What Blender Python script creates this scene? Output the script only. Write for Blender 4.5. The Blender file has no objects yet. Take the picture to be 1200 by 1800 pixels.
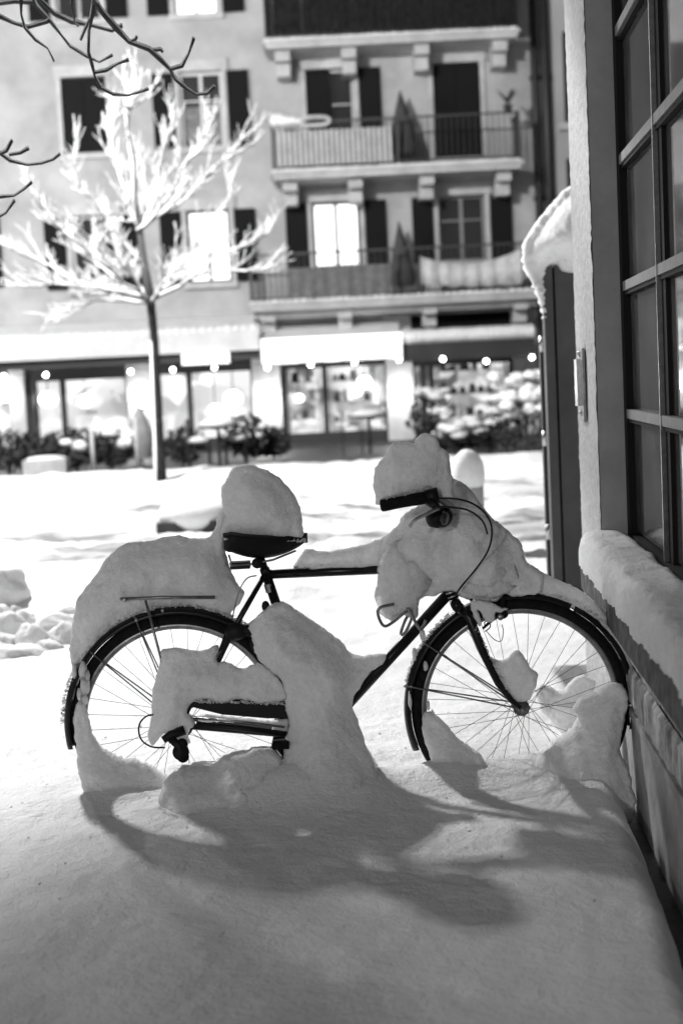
import bpy, math, random
import numpy as np
from mathutils import Vector, Matrix, Euler
from mathutils.geometry import delaunay_2d_cdt
R = math.radians
rnd = random.Random(7)
scene = bpy.context.scene
COL = scene.collection

# ------------------------------------------------------------------ camera
CAM_Z = 1.40; PITCH = 5.08; ROLL = 2.75; FPX = 2600.0
cd = bpy.data.cameras.new('camera'); cam = bpy.data.objects.new('camera', cd); COL.objects.link(cam)
cd.sensor_fit = 'VERTICAL'; cd.sensor_height = 36.0; cd.sensor_width = 24.0
cd.lens = FPX / 1800 * 36
cd.clip_start = 0.05; cd.clip_end = 400
CM = Matrix.Translation((0, 0, CAM_Z)) @ Matrix.Rotation(R(90 - PITCH), 4, 'X') @ Matrix.Rotation(R(-ROLL), 4, 'Z')
cam.matrix_world = CM
cd.dof.use_dof = True; cd.dof.focus_distance = 4.62; cd.dof.aperture_fstop = 2.6
scene.camera = cam
scene.render.resolution_x = 682; scene.render.resolution_y = 1024

# ------------------------------------------------------------------ world + lamps
KEY_LOC = Vector((-4.75, 15.0, 8.9)); KEY_W = 8200
STREET_LOC = Vector((-8.6, 25.0, 6.4)); STREET_W = 1250
BACK_LOC = Vector((-5.0, -11.5, 4.2)); BACK_W = 1600  # unseen fill lamp behind the camera, added to lighten camera-facing snow
SKY = 0.05
world = bpy.data.worlds.new('World'); scene.world = world; world.use_nodes = True
bg = world.node_tree.nodes['Background']; bg.inputs[0].default_value = (1, 1, 1, 1); bg.inputs[1].default_value = SKY
scene.view_settings.view_transform = 'Standard'; scene.view_settings.look = 'None'
scene.view_settings.exposure = 0.32; scene.view_settings.gamma = 1.0
scene.cycles.max_bounces = 8; scene.cycles.caustics_reflective = False; scene.cycles.caustics_refractive = False

# ------------------------------------------------------------------ helpers
def at(px, py, Y):
    """world point seen at photo pixel (px,py) lying at distance Y (metres) in front of the camera"""
    d = CM.to_3x3() @ Vector(((px - 600) / FPX, -(py - 900) / FPX, -1))
    return Vector((0, 0, CAM_Z)) + d * (Y / d.y)

def noise3(p, seed=0):
    """vectorised value noise, p (n,3) -> (n,) in -1..1"""
    i = np.floor(p).astype(np.int64); f = p - i
    f = f * f * (3 - 2 * f)
    def h(a, b, c):
        n = (a * 73856093) ^ (b * 19349663) ^ (c * 83492791) ^ (seed * 2654435761)
        n = n & 0x7fffffff
        n = (n * (n * n * 15731 + 789221) + 1376312589) & 0x7fffffff
        return 1.0 - n / 1073741824.0
    r = 0
    for dx in (0, 1):
        for dy in (0, 1):
            for dz in (0, 1):
                w = (f[:, 0] if dx else 1 - f[:, 0]) * (f[:, 1] if dy else 1 - f[:, 1]) * (f[:, 2] if dz else 1 - f[:, 2])
                r = r + w * h(i[:, 0] + dx, i[:, 1] + dy, i[:, 2] + dz)
    return r
def fbm(p, scale, octv=3, seed=0, gain=0.5):
    a = 1.0; s = 0; t = 0
    for k in range(octv):
        s = s + a * noise3(p * scale, seed + k * 17); t += a
        a *= gain; scale *= 2.03
    return s / t

MATS = {}
def mat(name, col=0.5, rough=0.7, metal=0.0, bump=None, var=None, emit=None, emit_s=0, sss=0.0, spec=None, streak=False, coat=0):
    m = bpy.data.materials.new(name); m.use_nodes = True
    nt = m.node_tree; b = nt.nodes['Principled BSDF']
    b.inputs['Base Color'].default_value = (col, col, col, 1)
    b.inputs['Roughness'].default_value = rough; b.inputs['Metallic'].default_value = metal
    if spec is not None: b.inputs['Specular IOR Level'].default_value = spec
    if coat: b.inputs['Coat Weight'].default_value = coat; b.inputs['Coat Roughness'].default_value = .15
    if sss:
        b.inputs['Subsurface Weight'].default_value = sss
        b.inputs['Subsurface Radius'].default_value = (1, 1, 1); b.inputs['Subsurface Scale'].default_value = 0.045
    tc = nt.nodes.new('ShaderNodeTexCoord')
    if var:   # (scale, low, high)
        vec = tc.outputs['Object']
        if streak:
            mp = nt.nodes.new('ShaderNodeMapping'); mp.inputs['Scale'].default_value = (1, 1, .3)
            nt.links.new(vec, mp.inputs[0]); vec = mp.outputs[0]
        n = nt.nodes.new('ShaderNodeTexNoise'); n.inputs['Scale'].default_value = var[0]; n.inputs['Detail'].default_value = 6; n.inputs['Roughness'].default_value = .62
        nt.links.new(vec, n.inputs['Vector'])
        mr = nt.nodes.new('ShaderNodeMapRange'); mr.inputs[1].default_value = .33; mr.inputs[2].default_value = .67
        mr.inputs[3].default_value = var[1]; mr.inputs[4].default_value = var[2]
        nt.links.new(n.outputs[0], mr.inputs[0]); nt.links.new(mr.outputs[0], b.inputs['Base Color'])
    if bump:  # list of (scale, strength, distance)
        prev = None
        for sc, st, di in bump:
            n = nt.nodes.new('ShaderNodeTexNoise'); n.inputs['Scale'].default_value = sc; n.inputs['Detail'].default_value = 5
            nt.links.new(tc.outputs['Object'], n.inputs['Vector'])
            bp = nt.nodes.new('ShaderNodeBump'); bp.inputs['Strength'].default_value = st; bp.inputs['Distance'].default_value = di
            nt.links.new(n.outputs[0], bp.inputs['Height'])
            if prev: nt.links.new(prev.outputs[0], bp.inputs['Normal'])
            prev = bp
        nt.links.new(prev.outputs[0], b.inputs['Normal'])
    if emit is not None:
        b.inputs['Emission Color'].default_value = (emit, emit, emit, 1); b.inputs['Emission Strength'].default_value = emit_s
    MATS[name] = m
    return m
SNOWB = [(16, .35, .02), (60, .75, .010), (150, .7, .005)]
M_snow = mat('snow_fluffy', .86, .65, bump=SNOWB, sss=.7, spec=.2, var=(60, .80, .92))
M_ground = mat('snow_ground', .84, .6, bump=[(7, .3, .03), (45, .6, .010), (130, .6, .005)], spec=.3, var=(3, .78, .87))
def rut_dirt(m):
    nt = m.node_tree; b = nt.nodes['Principled BSDF']; N = nt.nodes.new; L = nt.links.new
    src = b.inputs['Base Color'].links[0].from_socket
    tc = N('ShaderNodeTexCoord'); sp = N('ShaderNodeSeparateXYZ'); L(tc.outputs['Object'], sp.inputs[0])
    mp = N('ShaderNodeMapping'); mp.inputs['Scale'].default_value = (.35, 1.3, 1); L(tc.outputs['Object'], mp.inputs[0])
    n = N('ShaderNodeTexNoise'); n.inputs['Scale'].default_value = 1.6; n.inputs['Detail'].default_value = 7; n.inputs['Roughness'].default_value = .68; L(mp.outputs[0], n.inputs['Vector'])
    r = N('ShaderNodeMapRange'); r.inputs[1].default_value = .40; r.inputs[2].default_value = .60; L(n.outputs[0], r.inputs[0])
    a = N('ShaderNodeMapRange'); a.interpolation_type = 'SMOOTHSTEP'; a.inputs[1].default_value = 8.5; a.inputs[2].default_value = 11; L(sp.outputs['Y'], a.inputs[0])
    c = N('ShaderNodeMapRange'); c.interpolation_type = 'SMOOTHSTEP'; c.inputs[1].default_value = 19.5; c.inputs[2].default_value = 16; L(sp.outputs['Y'], c.inputs[0])
    m1 = N('ShaderNodeMath'); m1.operation = 'MULTIPLY'; L(a.outputs[0], m1.inputs[0]); L(c.outputs[0], m1.inputs[1])
    m2 = N('ShaderNodeMath'); m2.operation = 'MULTIPLY'; L(m1.outputs[0], m2.inputs[0]); L(r.outputs[0], m2.inputs[1])
    mx = N('ShaderNodeMix'); mx.data_type = 'RGBA'; L(m2.outputs[0], mx.inputs['Factor']); L(src, mx.inputs['A']); mx.inputs['B'].default_value = (.15, .15, .15, 1)
    L(mx.outputs['Result'], b.inputs['Base Color'])
rut_dirt(M_ground)
M_snowfar = mat('snow_far', .86, .7, bump=[(9, .4, .03)], var=(4, .82, .9))
M_pave = mat('wet_asphalt', .04, .5, bump=[(60, .5, .01)], var=(12, .025, .06))
M_black = mat('black_enamel', .006, .3, spec=.3, bump=[(300, .08, .001)], var=(40, .004, .010))
M_rubber = mat('tyre_rubber', .008, .85, spec=.15, bump=[(220, .4, .002)], var=(60, .005, .014))
M_plast = mat('black_plastic', .008, .55, spec=.25, bump=[(200, .2, .001)])
M_leather = mat('saddle_leather', .006, .5, spec=.22, bump=[(90, .2, .002)])
M_chrome = mat('brushed_alloy', .55, .28, metal=1.0, var=(50, .4, .6))
M_steel = mat('dull_steel', .28, .4, metal=.9, var=(30, .2, .35))
M_spoke = mat('spoke_steel', .16, .35, metal=.8)
M_bark = mat('dark_bark', .05, .85, bump=[(30, .8, .01)], var=(18, .03, .09))
M_barkd = mat('street_tree_bark', .02, .9, spec=.1, bump=[(30, .8, .01)], var=(14, .012, .035))
M_barkp = mat('pale_bark', .2, .85, bump=[(30, .8, .01)], var=(10, .12, .32))
M_plaster = mat('rough_plaster', .5, .85, bump=[(45, .9, .012), (160, .6, .004)], var=(30, .40, .56))
M_wallst = mat('stained_wall', .4, .85, bump=[(25, .9, .02), (120, .7, .006)], var=(16, .14, .95), streak=True)
M_sill = mat('wet_stone_sill', .05, .7, spec=.2, bump=[(40, .6, .01)], var=(20, .015, .14))
M_plinth = mat('concrete_plinth', .35, .8, bump=[(50, .5, .006)], var=(7, .35, .62))
M_reveal = mat('painted_reveal', .42, .6, bump=[(60, .2, .003)], var=(5, .26, .36))
M_frame = mat('dark_window_frame', .012, .75, spec=.12)
M_bar = mat('grey_window_bar', .2, .6, var=(20, .15, .23))
M_gate = mat('grey_metal_door', .05, .45, var=(6, .035, .06))
M_fac = mat('facade_render', .42, .9, bump=[(6, .3, .02)], var=(.8, .30, .50))
M_fac2 = mat('facade_render_two', .42, .9, var=(.5, .36, .46))
M_stone = mat('pale_stone_trim', .5, .8, var=(3, .40, .56))
M_shut = mat('dark_shutter', .010, .8, spec=.15)
M_wframe = mat('white_window_frame', .6, .6)
M_dark = mat('dark_fitting', .02, .5)
M_rail = mat('iron_railing', .03, .5)
M_screen = mat('balcony_dark_screen', .012, .9, spec=.1, var=(10, .008, .022))
M_slat = mat('pale_slat', .55, .7, var=(4, .45, .6))
M_fabric = mat('grey_fabric', .13, .85, var=(8, .1, .17))
M_pgrey = mat('pale_parasol_cloth', .3, .85, var=(5, .25, .36))
M_white = mat('white_cloth', .55, .8, var=(8, .45, .62))
M_umb = mat('dark_umbrella_cloth', .05, .8, var=(6, .035, .07))
M_hedge = mat('hedge_leaf', .03, .8, var=(12, .015, .05))
M_pipe = mat('dark_pipe', .02, .5)
M_wood = mat('dark_wood', .05, .7, var=(10, .03, .07))
M_awn = mat('awning_cloth', .7, .8, var=(3, .62, .74))
M_dimglass = mat('dark_glass', .035, .07, spec=.7)
M_wglass = mat('window_glass', .06, .05, spec=.9, var=(2.5, .05, .15))  # pale mottling in the base colour stands in for soft reflections
M_curt = mat('dim_curtain', .2, .8, var=(5, .1, .3))

def lit(name, s, scale=None, lo=.3, hi=1.0, stretch=(1, 1, 1)):
    m = bpy.data.materials.new(name); m.use_nodes = True; nt = m.node_tree
    b = nt.nodes['Principled BSDF']; b.inputs['Base Color'].default_value = (.5, .5, .5, 1); b.inputs['Roughness'].default_value = .6
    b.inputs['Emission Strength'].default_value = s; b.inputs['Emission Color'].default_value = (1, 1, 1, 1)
    if scale:
        tc = nt.nodes.new('ShaderNodeTexCoord'); mp = nt.nodes.new('ShaderNodeMapping'); mp.inputs['Scale'].default_value = stretch
        v = nt.nodes.new('ShaderNodeTexVoronoi'); v.inputs['Scale'].default_value = scale
        n = nt.nodes.new('ShaderNodeTexNoise'); n.inputs['Scale'].default_value = scale * .8; n.inputs['Detail'].default_value = 3
        mx = nt.nodes.new('ShaderNodeMath'); mx.operation = 'MULTIPLY'
        sp = nt.nodes.new('ShaderNodeSeparateColor')
        nt.links.new(tc.outputs['Object'], mp.inputs[0]); nt.links.new(mp.outputs[0], v.inputs['Vector']); nt.links.new(mp.outputs[0], n.inputs['Vector'])
        nt.links.new(v.outputs['Color'], sp.inputs[0]); nt.links.new(sp.outputs[0], mx.inputs[0]); nt.links.new(n.outputs[0], mx.inputs[1])
        mr = nt.nodes.new('ShaderNodeMapRange'); mr.inputs[1].default_value = .05; mr.inputs[2].default_value = .5; mr.inputs[3].default_value = lo; mr.inputs[4].default_value = hi
        nt.links.new(mx.outputs[0], mr.inputs[0]); nt.links.new(mr.outputs[0], b.inputs['Emission Color'])
    return m
M_lit = lit('lit_window_curtain', 1.7, 2.2, .75, 1.0)
M_litshop = lit('lit_shop_wall', 1.05, 1.5, .30, 1.0, (1, 1, 1.4))
M_litdim = lit('lit_shop_goods', .9, 3.0, .06, 1.0, (1, 1, 1.6))
M_bulb = lit('bulb_glow', 14)
M_lamp = lit('lamp_glow', 6)
M_glowpanel = lit('glowing_panel', 1.3)  # emissive white shared by the signboard and an awning valance
def glassmat():
    m = bpy.data.materials.new('shop_glass'); m.use_nodes = True; nt = m.node_tree
    out = nt.nodes['Material Output']; nt.nodes.remove(nt.nodes['Principled BSDF'])
    t = nt.nodes.new('ShaderNodeBsdfTransparent'); g = nt.nodes.new('ShaderNodeBsdfGlossy'); g.inputs['Roughness'].default_value = .03
    f = nt.nodes.new('ShaderNodeFresnel'); f.inputs[0].default_value = 1.5; mx = nt.nodes.new('ShaderNodeMixShader')
    nt.links.new(f.outputs[0], mx.inputs[0]); nt.links.new(t.outputs[0], mx.inputs[1]); nt.links.new(g.outputs[0], mx.inputs[2]); nt.links.new(mx.outputs[0], out.inputs[0])
    return m
M_glass = glassmat()

class MB:
    def __init__(s): s.v = []; s.f = []
    def add(s, vs, fs):
        o = len(s.v); s.v += [tuple(p) for p in vs]; s.f += [tuple(i + o for i in q) for q in fs]; return s
    def box(s, x0, x1, y0, y1, z0, z1):
        return s.add([(x0, y0, z0), (x1, y0, z0), (x1, y1, z0), (x0, y1, z0), (x0, y0, z1), (x1, y0, z1), (x1, y1, z1), (x0, y1, z1)],
                     [(0, 3, 2, 1), (4, 5, 6, 7), (0, 1, 5, 4), (1, 2, 6, 5), (2, 3, 7, 6), (3, 0, 4, 7)])
    def tube(s, pts, r, n=8, cap=True, flat=1.0):
        pts = [Vector(p) for p in pts]; k = len(pts)
        rs = r if isinstance(r, (list, tuple)) else [r] * k
        T = []
        for i in range(k):
            t = (pts[min(i + 1, k - 1)] - pts[max(i - 1, 0)]); T.append(t.normalized() if t.length > 1e-9 else Vector((0, 0, 1)))
        up = Vector((0, 0, 1)) if abs(T[0].z) < .9 else Vector((0, 1, 0))
        N = (up - T[0] * up.dot(T[0])).normalized(); vs = []
        for i in range(k):
            N = (N - T[i] * N.dot(T[i])); N = N.normalized() if N.length > 1e-6 else T[i].orthogonal().normalized()
            Bv = T[i].cross(N)
            for j in range(n):
                a = 2 * math.pi * j / n
                vs.append(pts[i] + (N * math.cos(a) + Bv * math.sin(a) * flat) * rs[i])
        fs = [(i * n + j, i * n + (j + 1) % n, (i + 1) * n + (j + 1) % n, (i + 1) * n + j) for i in range(k - 1) for j in range(n)]
        if cap: fs += [tuple(range(n))[::-1], tuple((k - 1) * n + j for j in range(n))]
        return s.add(vs, fs)
    def blob(s, c, rx, ry, rz, n=14, m=9, amp=.12, seed=0):
        vs = []; c = np.array(c)
        for i in range(m + 1):
            th = math.pi * i / m
            for j in range(n):
                ph = 2 * math.pi * j / n
                vs.append((math.sin(th) * math.cos(ph), math.sin(th) * math.sin(ph), math.cos(th)))
        a = np.array(vs); k = 1 + amp * fbm(a + seed * 3.7, 1.6, 3, seed)
        a = a * k[:, None] * np.array([rx, ry, rz]) + c
        fs = [(i * n + j, (i + 1) * n + j, (i + 1) * n + (j + 1) % n, i * n + (j + 1) % n) for i in range(m) for j in range(n)]
        return s.add(a.tolist(), fs)

def link(name, verts, faces, m, parent=None, origin=None, smooth=False):
    o0 = Vector(origin) if origin is not None else (ROOT.get(parent.name_full) if parent is not None and parent.name_full in ROOT else Vector((0, 0, 0)))
    me = bpy.data.meshes.new(name)
    v = np.array(verts, dtype=float) - np.array(o0)
    me.from_pydata(v.tolist(), [], faces); me.validate(); me.update()
    if smooth: me.polygons.foreach_set('use_smooth', [True] * len(me.polygons))
    me.materials.append(m)
    o = bpy.data.objects.new(name, me); COL.objects.link(o)
    if parent is not None:
        o.parent = parent; ROOT[o.name_full] = o0
    else:
        o.location = o0; ROOT[o.name_full] = o0
    return o
ROOT = {}
def obj(name, mb, m, parent=None, smooth=False, origin=None): return link(name, mb.v, mb.f, m, parent, origin, smooth)
def tag(o, label, cat, group=None, kind=None):
    o['label'] = label; o['category'] = cat
    if group: o['group'] = group
    if kind: o['kind'] = kind
    return o
def thing(name, label, cat, loc, group=None):
    o = bpy.data.objects.new(name, None); COL.objects.link(o); o.location = loc; o.empty_display_size = .2
    ROOT[o.name_full] = Vector(loc); return tag(o, label, cat, group)
def struct(o): o['kind'] = 'structure'; return o

def spline(P, step, closed=False):
    """Catmull-Rom through 2D/3D points, resampled"""
    P = [np.array(p, float) for p in P]; n = len(P); out = []
    rng = range(n) if closed else range(n - 1)
    for i in rng:
        if closed: a, b, c, d = P[i - 1], P[i], P[(i + 1) % n], P[(i + 2) % n]
        else: a, b, c, d = P[max(i - 1, 0)], P[i], P[i + 1], P[min(i + 2, n - 1)]
        k = max(1, int(np.linalg.norm(c - b) / step))
        for j in range(k):
            t = j / k
            out.append(.5 * ((2 * b) + (-a + c) * t + (2 * a - 5 * b + 4 * c - d) * t * t + (-a + 3 * b - 3 * c + d) * t ** 3))
    if not closed: out.append(P[-1])
    return np.array(out)

def lump(name, poly, Y, T, label=None, seed=0, step=.009, back=None, rough=.0045, lean=0.0, parent=None, rmax=None, m=None, jag=.006, cat='snow', relief=.22, group=None, shear=0, flare=0, soft=False):
    """rounded mass of snow: outline at distance Y, thickness T (front) / back (rear), domed, with lumpy relief"""
    pts = [at(x, y, Y) for x, y in poly]
    P = spline([(p.x, p.z) for p in pts], step * .6, True)
    p3 = np.c_[P[:, 0], P[:, 1], np.zeros(len(P))]
    jx = (fbm(p3, 17, 3, seed + 3, .6) * 1.4 + fbm(p3, 95, 2, seed + 4) * .45) * jag; jz = (fbm(p3 + 9, 17, 3, seed + 5, .6) * 1.4 + fbm(p3 + 9, 95, 2, seed + 6) * .45) * jag
    P = P + np.c_[jx, jz]
    x0, z0 = P.min(0); x1, z1 = P.max(0)
    gx, gz = np.meshgrid(np.arange(x0, x1, step), np.arange(z0, z1, step * .87)); gx = gx + ((np.arange(gx.shape[0]) % 2) * step * .5)[:, None]
    Q = np.c_[gx.ravel(), gz.ravel()]
    def seg(Q):
        A = P; B = np.roll(P, -1, 0); D = B - A; L = (D ** 2).sum(1) + 1e-12
        best = np.full(len(Q), 1e9); wn = np.zeros(len(Q), bool)
        for a, b, d, l in zip(A, B, D, L):
            t = np.clip(((Q - a) @ d) / l, 0, 1); q = a + t[:, None] * d
            best = np.minimum(best, ((Q - q) ** 2).sum(1))
            c = (a[1] > Q[:, 1]) != (b[1] > Q[:, 1])
            if c.any():
                xx = a[0] + (Q[:, 1] - a[1]) * (b[0] - a[0]) / (b[1] - a[1] if abs(b[1] - a[1]) > 1e-12 else 1e-12)
                wn ^= c & (Q[:, 0] < xx)
        return np.sqrt(best), wn
    d, ins = seg(Q); ok = ins & (d > step * .45)
    Q = Q[ok]; d = d[ok]; nb = len(P)
    # inner ring for a round rim
    allp = np.vstack([P, Q]); dd = np.r_[np.zeros(nb), d]
    edges = [(i, (i + 1) % nb) for i in range(nb)]
    v2, e2, f2, ov, oe, of = delaunay_2d_cdt([Vector(p) for p in allp], edges, [], 1, 1e-6)
    n2 = len(v2); V = np.array([tuple(v) for v in v2])
    dist = np.zeros(n2)
    for i, o in enumerate(ov): dist[i] = dd[o[0]] if o else 0
    Rm = rmax or dist.max()
    h = np.sqrt(np.clip(1 - (1 - np.clip(dist / Rm, 0, 1)) ** 2, 0, 1))
    if soft: h = .5 - .5 * np.cos(math.pi * np.clip(dist / Rm, 0, 1)); 
    E = np.array([(f[i], f[(i + 1) % 3]) for f in f2 for i in range(3)]); deg = np.bincount(E[:, 0], minlength=n2) + np.bincount(E[:, 1], minlength=n2)
    bd = dist < 1e-6; h0 = h.copy()
    for _ in range(45):
        a_ = np.bincount(E[:, 0], h[E[:, 1]], n2) + np.bincount(E[:, 1], h[E[:, 0]], n2)
        h = np.where(bd, 0, .4 * h + .6 * a_ / np.maximum(deg, 1))
    k0 = np.clip(dist / .03, 0, 1); h = h * k0 + h0 * (1 - k0)
    q3 = np.c_[V[:, 0], V[:, 1], np.full(n2, seed * 1.3)]
    lf = 1 + relief * fbm(q3, 9, 3, seed)
    TB = back if back is not None else T
    zmid = V[:, 1].mean()
    off = Y + lean * (V[:, 1] - zmid)
    F = np.c_[V[:, 0], off - T * h * lf, V[:, 1]]
    Bk = np.c_[V[:, 0], off + TB * h * lf, V[:, 1]]
    F[:, 1] -= flare * np.clip((.42 - V[:, 1]) / .25, 0, 1.3) ** 2
    onb = dist < 1e-6
    for S, sd in ((F, 1), (Bk, 2)):
        k = np.clip(dist / .012, 0, 1)
        for ax in range(3): S[:, ax] += k * (rough * 1.3 * fbm(S, 22, 2, seed + ax + sd * 5) + rough * .75 * fbm(S, 70, 2, seed + ax + 31))
    idx = {}; verts = F.tolist(); bi = []
    for i in range(n2):
        if onb[i]: bi.append(i)
        else: bi.append(len(verts)); verts.append(Bk[i].tolist())
    faces = []
    for f in f2:
        faces.append(tuple(f)); faces.append(tuple(bi[i] for i in reversed(f)))
    c = V.mean(0)
    o = link(name, verts, faces, m or M_snow, parent, None if parent is not None else (c[0], Y, z0 if z0 > 0 else 0), True)
    if label: tag(o, label, cat, group)
    return o

# ------------------------------------------------------------------ wall line on the right:  X = a + .068 Y
WS = .068
def WX(a, Y): return a + WS * Y

# ------------------------------------------------------------------ ground
def grid_axis(segs):
    out = [segs[0][0]]
    for a, b, st in segs:
        n = max(1, int(round((b - a) / st))); out += [a + (b - a) * (i + 1) / n for i in range(n)]
    return np.array(out)
xs = grid_axis([(-60, -10, 5), (-10, -3, .35), (-3, -1.3, .08), (-1.3, 1.3, .015), (1.3, 4, .09), (4, 10, .4), (10, 60, 5)])
ys = grid_axis([(-30, 0, 3), (0, 2.4, .1), (2.4, 5.4, .015), (5.4, 9, .035), (9, 22, .12), (22, 34, .6), (34, 80, 6)])
GX, GY = np.meshgrid(xs, ys)
def ground_h(X, Y):
    p = np.c_[X.ravel(), Y.ravel(), np.zeros(X.size)]
    z = .150 + .014 * fbm(p, 1.1, 2, 1) + .008 * fbm(p, 4.0, 3, 2) * 1.0 + .0045 * fbm(p, 26, 3, 3)
    X = p[:, 0]; Y = p[:, 1]
    far = np.clip((Y - 6.2) / 2, 0, 1)
    z += far * (.06 * fbm(p, 1.3, 3, 4) + .035 * np.abs(fbm(p, 3.1, 3, 6)))
    # wheel ruts along the street
    for yc, w in ((11.2, .35), (12.9, .35), (15.4, .4)):
        z -= .10 * np.exp(-((Y - yc - .25 * fbm(p, .6, 2, 8)) / w) ** 2) * (1 + .6 * fbm(p, 2.5, 2, 9))
    # ploughed ridges
    z += (.15 + .16 * fbm(p, 1.6, 3, 11)) * np.exp(-((Y - 9.2) / .8) ** 2) * np.clip((Y - 7) / 1, 0, 1)
    z += (.07 + .07 * fbm(p, 1.5, 3, 12)) * np.exp(-((Y - 21.0) / .9) ** 2)
    z += np.clip((Y - 8) / 3, 0, 1) * np.clip((22 - Y) / 2, 0, 1) * (.05 * np.abs(fbm(p, 1.7, 4, 33, .65)) + .035 * fbm(p, 5.0, 2, 35))
    z = np.where(Y > 22.8, z - .12 - .10 * np.clip((Y - 22.8) / 1.0, 0, 1) + .05 * fbm(p, .9, 2, 37), z)
    def mound(mx, my, hx, hy, h):
        return h * np.exp(-((X - mx) / hx) ** 2 - ((Y - my) / hy) ** 2)
    z += mound(-.27, 4.42, .24, .14, .075) + mound(-.05, 4.45, .20, .20, .06) + mound(.29, 4.5, .12, .12, .05)
    z += mound(.62, 4.55, .22, .16, .05) + mound(-.72, 4.52, .12, .12, .04)
    z += mound(.05, 4.8, .5, .12, .03)
    # melted gap beside the wall
    wl = WX(.57, Y); gap = .045 + .025 * fbm(p, 3.0, 3, 14) + np.clip((4.2 - Y), 0, 2) * .02
    t = np.clip((wl - gap - X) / .10 + .0, 0, 1); t = np.sqrt(np.clip(1 - (1 - t) ** 2, 0, 1))
    inside = (Y < 6.2)
    z = np.where(inside, -.06 + (z + .06) * t, z)
    return z
GZ = ground_h(GX, GY)
nx, ny = len(xs), len(ys)
gv = np.c_[GX.ravel(), GY.ravel(), GZ]
ii = np.arange(nx * ny).reshape(ny, nx)
gf = np.c_[ii[:-1, :-1].ravel(), ii[:-1, 1:].ravel(), ii[1:, 1:].ravel(), ii[1:, :-1].ravel()]
me = bpy.data.meshes.new('snow_covered_ground'); me.from_pydata(gv.tolist(), [], gf.tolist()); me.update()
me.polygons.foreach_set('use_smooth', [True] * len(me.polygons)); me.materials.append(M_ground)
go = bpy.data.objects.new('snow_covered_ground', me); COL.objects.link(go); struct(go)
pv = MB().add([(-70, -40, 0), (70, -40, 0), (70, 90, 0), (-70, 90, 0)], [(0, 1, 2, 3)])
struct(obj('pavement', pv, M_pave))
def gz(x, y): return float(ground_h(np.array([x]), np.array([y]))[0])

# ------------------------------------------------------------------ apartment building (facade plane at FY)
FY = 32.0
def fx(px, py, Y=FY): return at(px, py, Y).x
def rect(x0, y0, x1, y1, Y=FY):
    """upright rectangle on a plane facing the street: centre from pixels, true size"""
    c = at((x0 + x1) / 2, (y0 + y1) / 2, Y); s = Y / FPX
    return c.x - (x1 - x0) / 2 * s, c.x + (x1 - x0) / 2 * s, c.z - (y1 - y0) / 2 * s, c.z + (y1 - y0) / 2 * s

bld = thing('apartment_building', 'pale rendered apartment block with dark shutters, balconies and lit shops below', 'building', (0, FY, 0))
bld2 = thing('neighbouring_building', 'plain grey building beyond the drainpipes at the right', 'building', (14, FY, 0))
ST = 2.74
colx = {'A': -5.02, 'B': -2.55, 'C': .18, 'D': 2.86}
Z1 = at(591, 412, FY).z   # centre heights of the rows
Z2 = at(580, 180, FY).z; 
rows = {1: Z1, 2: Z1 + ST, 3: Z1 + 2 * ST, 4: Z1 + 3 * ST}
holes = []; winspec = []
WW, WH = 1.0, 1.54
def addwin(cx, zc, w, h, style, L=True, Rr=True, door=False):
    z0 = zc - h / 2 - (.55 if door else 0)
    holes.append((cx - w / 2, cx + w / 2, z0, zc + h / 2)); winspec.append((cx, z0, zc + h / 2, w, style, L, Rr, door))
addwin(colx['A'], rows[3], .95, WH, 'dark'); addwin(colx['B'], rows[3], .92, WH, 'litdim')
addwin(colx['A'], rows[2], .95, WH + .05, 'closed', False, False); addwin(colx['B'], rows[2], .92, WH + .05, 'curtain')
addwin(colx['A'] + .02, rows[1] - .12, .95, WH, 'dark'); addwin(colx['B'], rows[1] - .12, .92, WH, 'lit')
addwin(colx['C'], rows[1], 1.02, 1.4, 'lit', True, True, False); addwin(colx['D'], rows[1], 1.0, 1.4, 'dark', True, True, False)
addwin(colx['C'], rows[2] + .02, 1.02, 1.4, 'dark', True, True, True); addwin(colx['D'], rows[2] + .02, 1.0, 1.4, 'closed', False, False, True)
addwin(colx['C'], rows[3] + .02, 1.02, 1.4, 'dark', True, True, True); addwin(colx['D'], rows[3] + .02, 1.0, 1.4, 'dark', True, True, True)
for cx in (-8.0, -10.6):
    for r_ in (1, 2, 3): addwin(cx, rows[r_], .95, WH, 'dark' if (r_ + int(cx)) % 2 else 'closed')
for c_ in 'ABCD': addwin(colx[c_], rows[4], .95, WH, 'dark')
XR = at(938, 300, FY).x; XL = -14.0
ZT = 13.2; ZS = at(600, 560, FY).z   # top of shopfront zone
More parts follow.
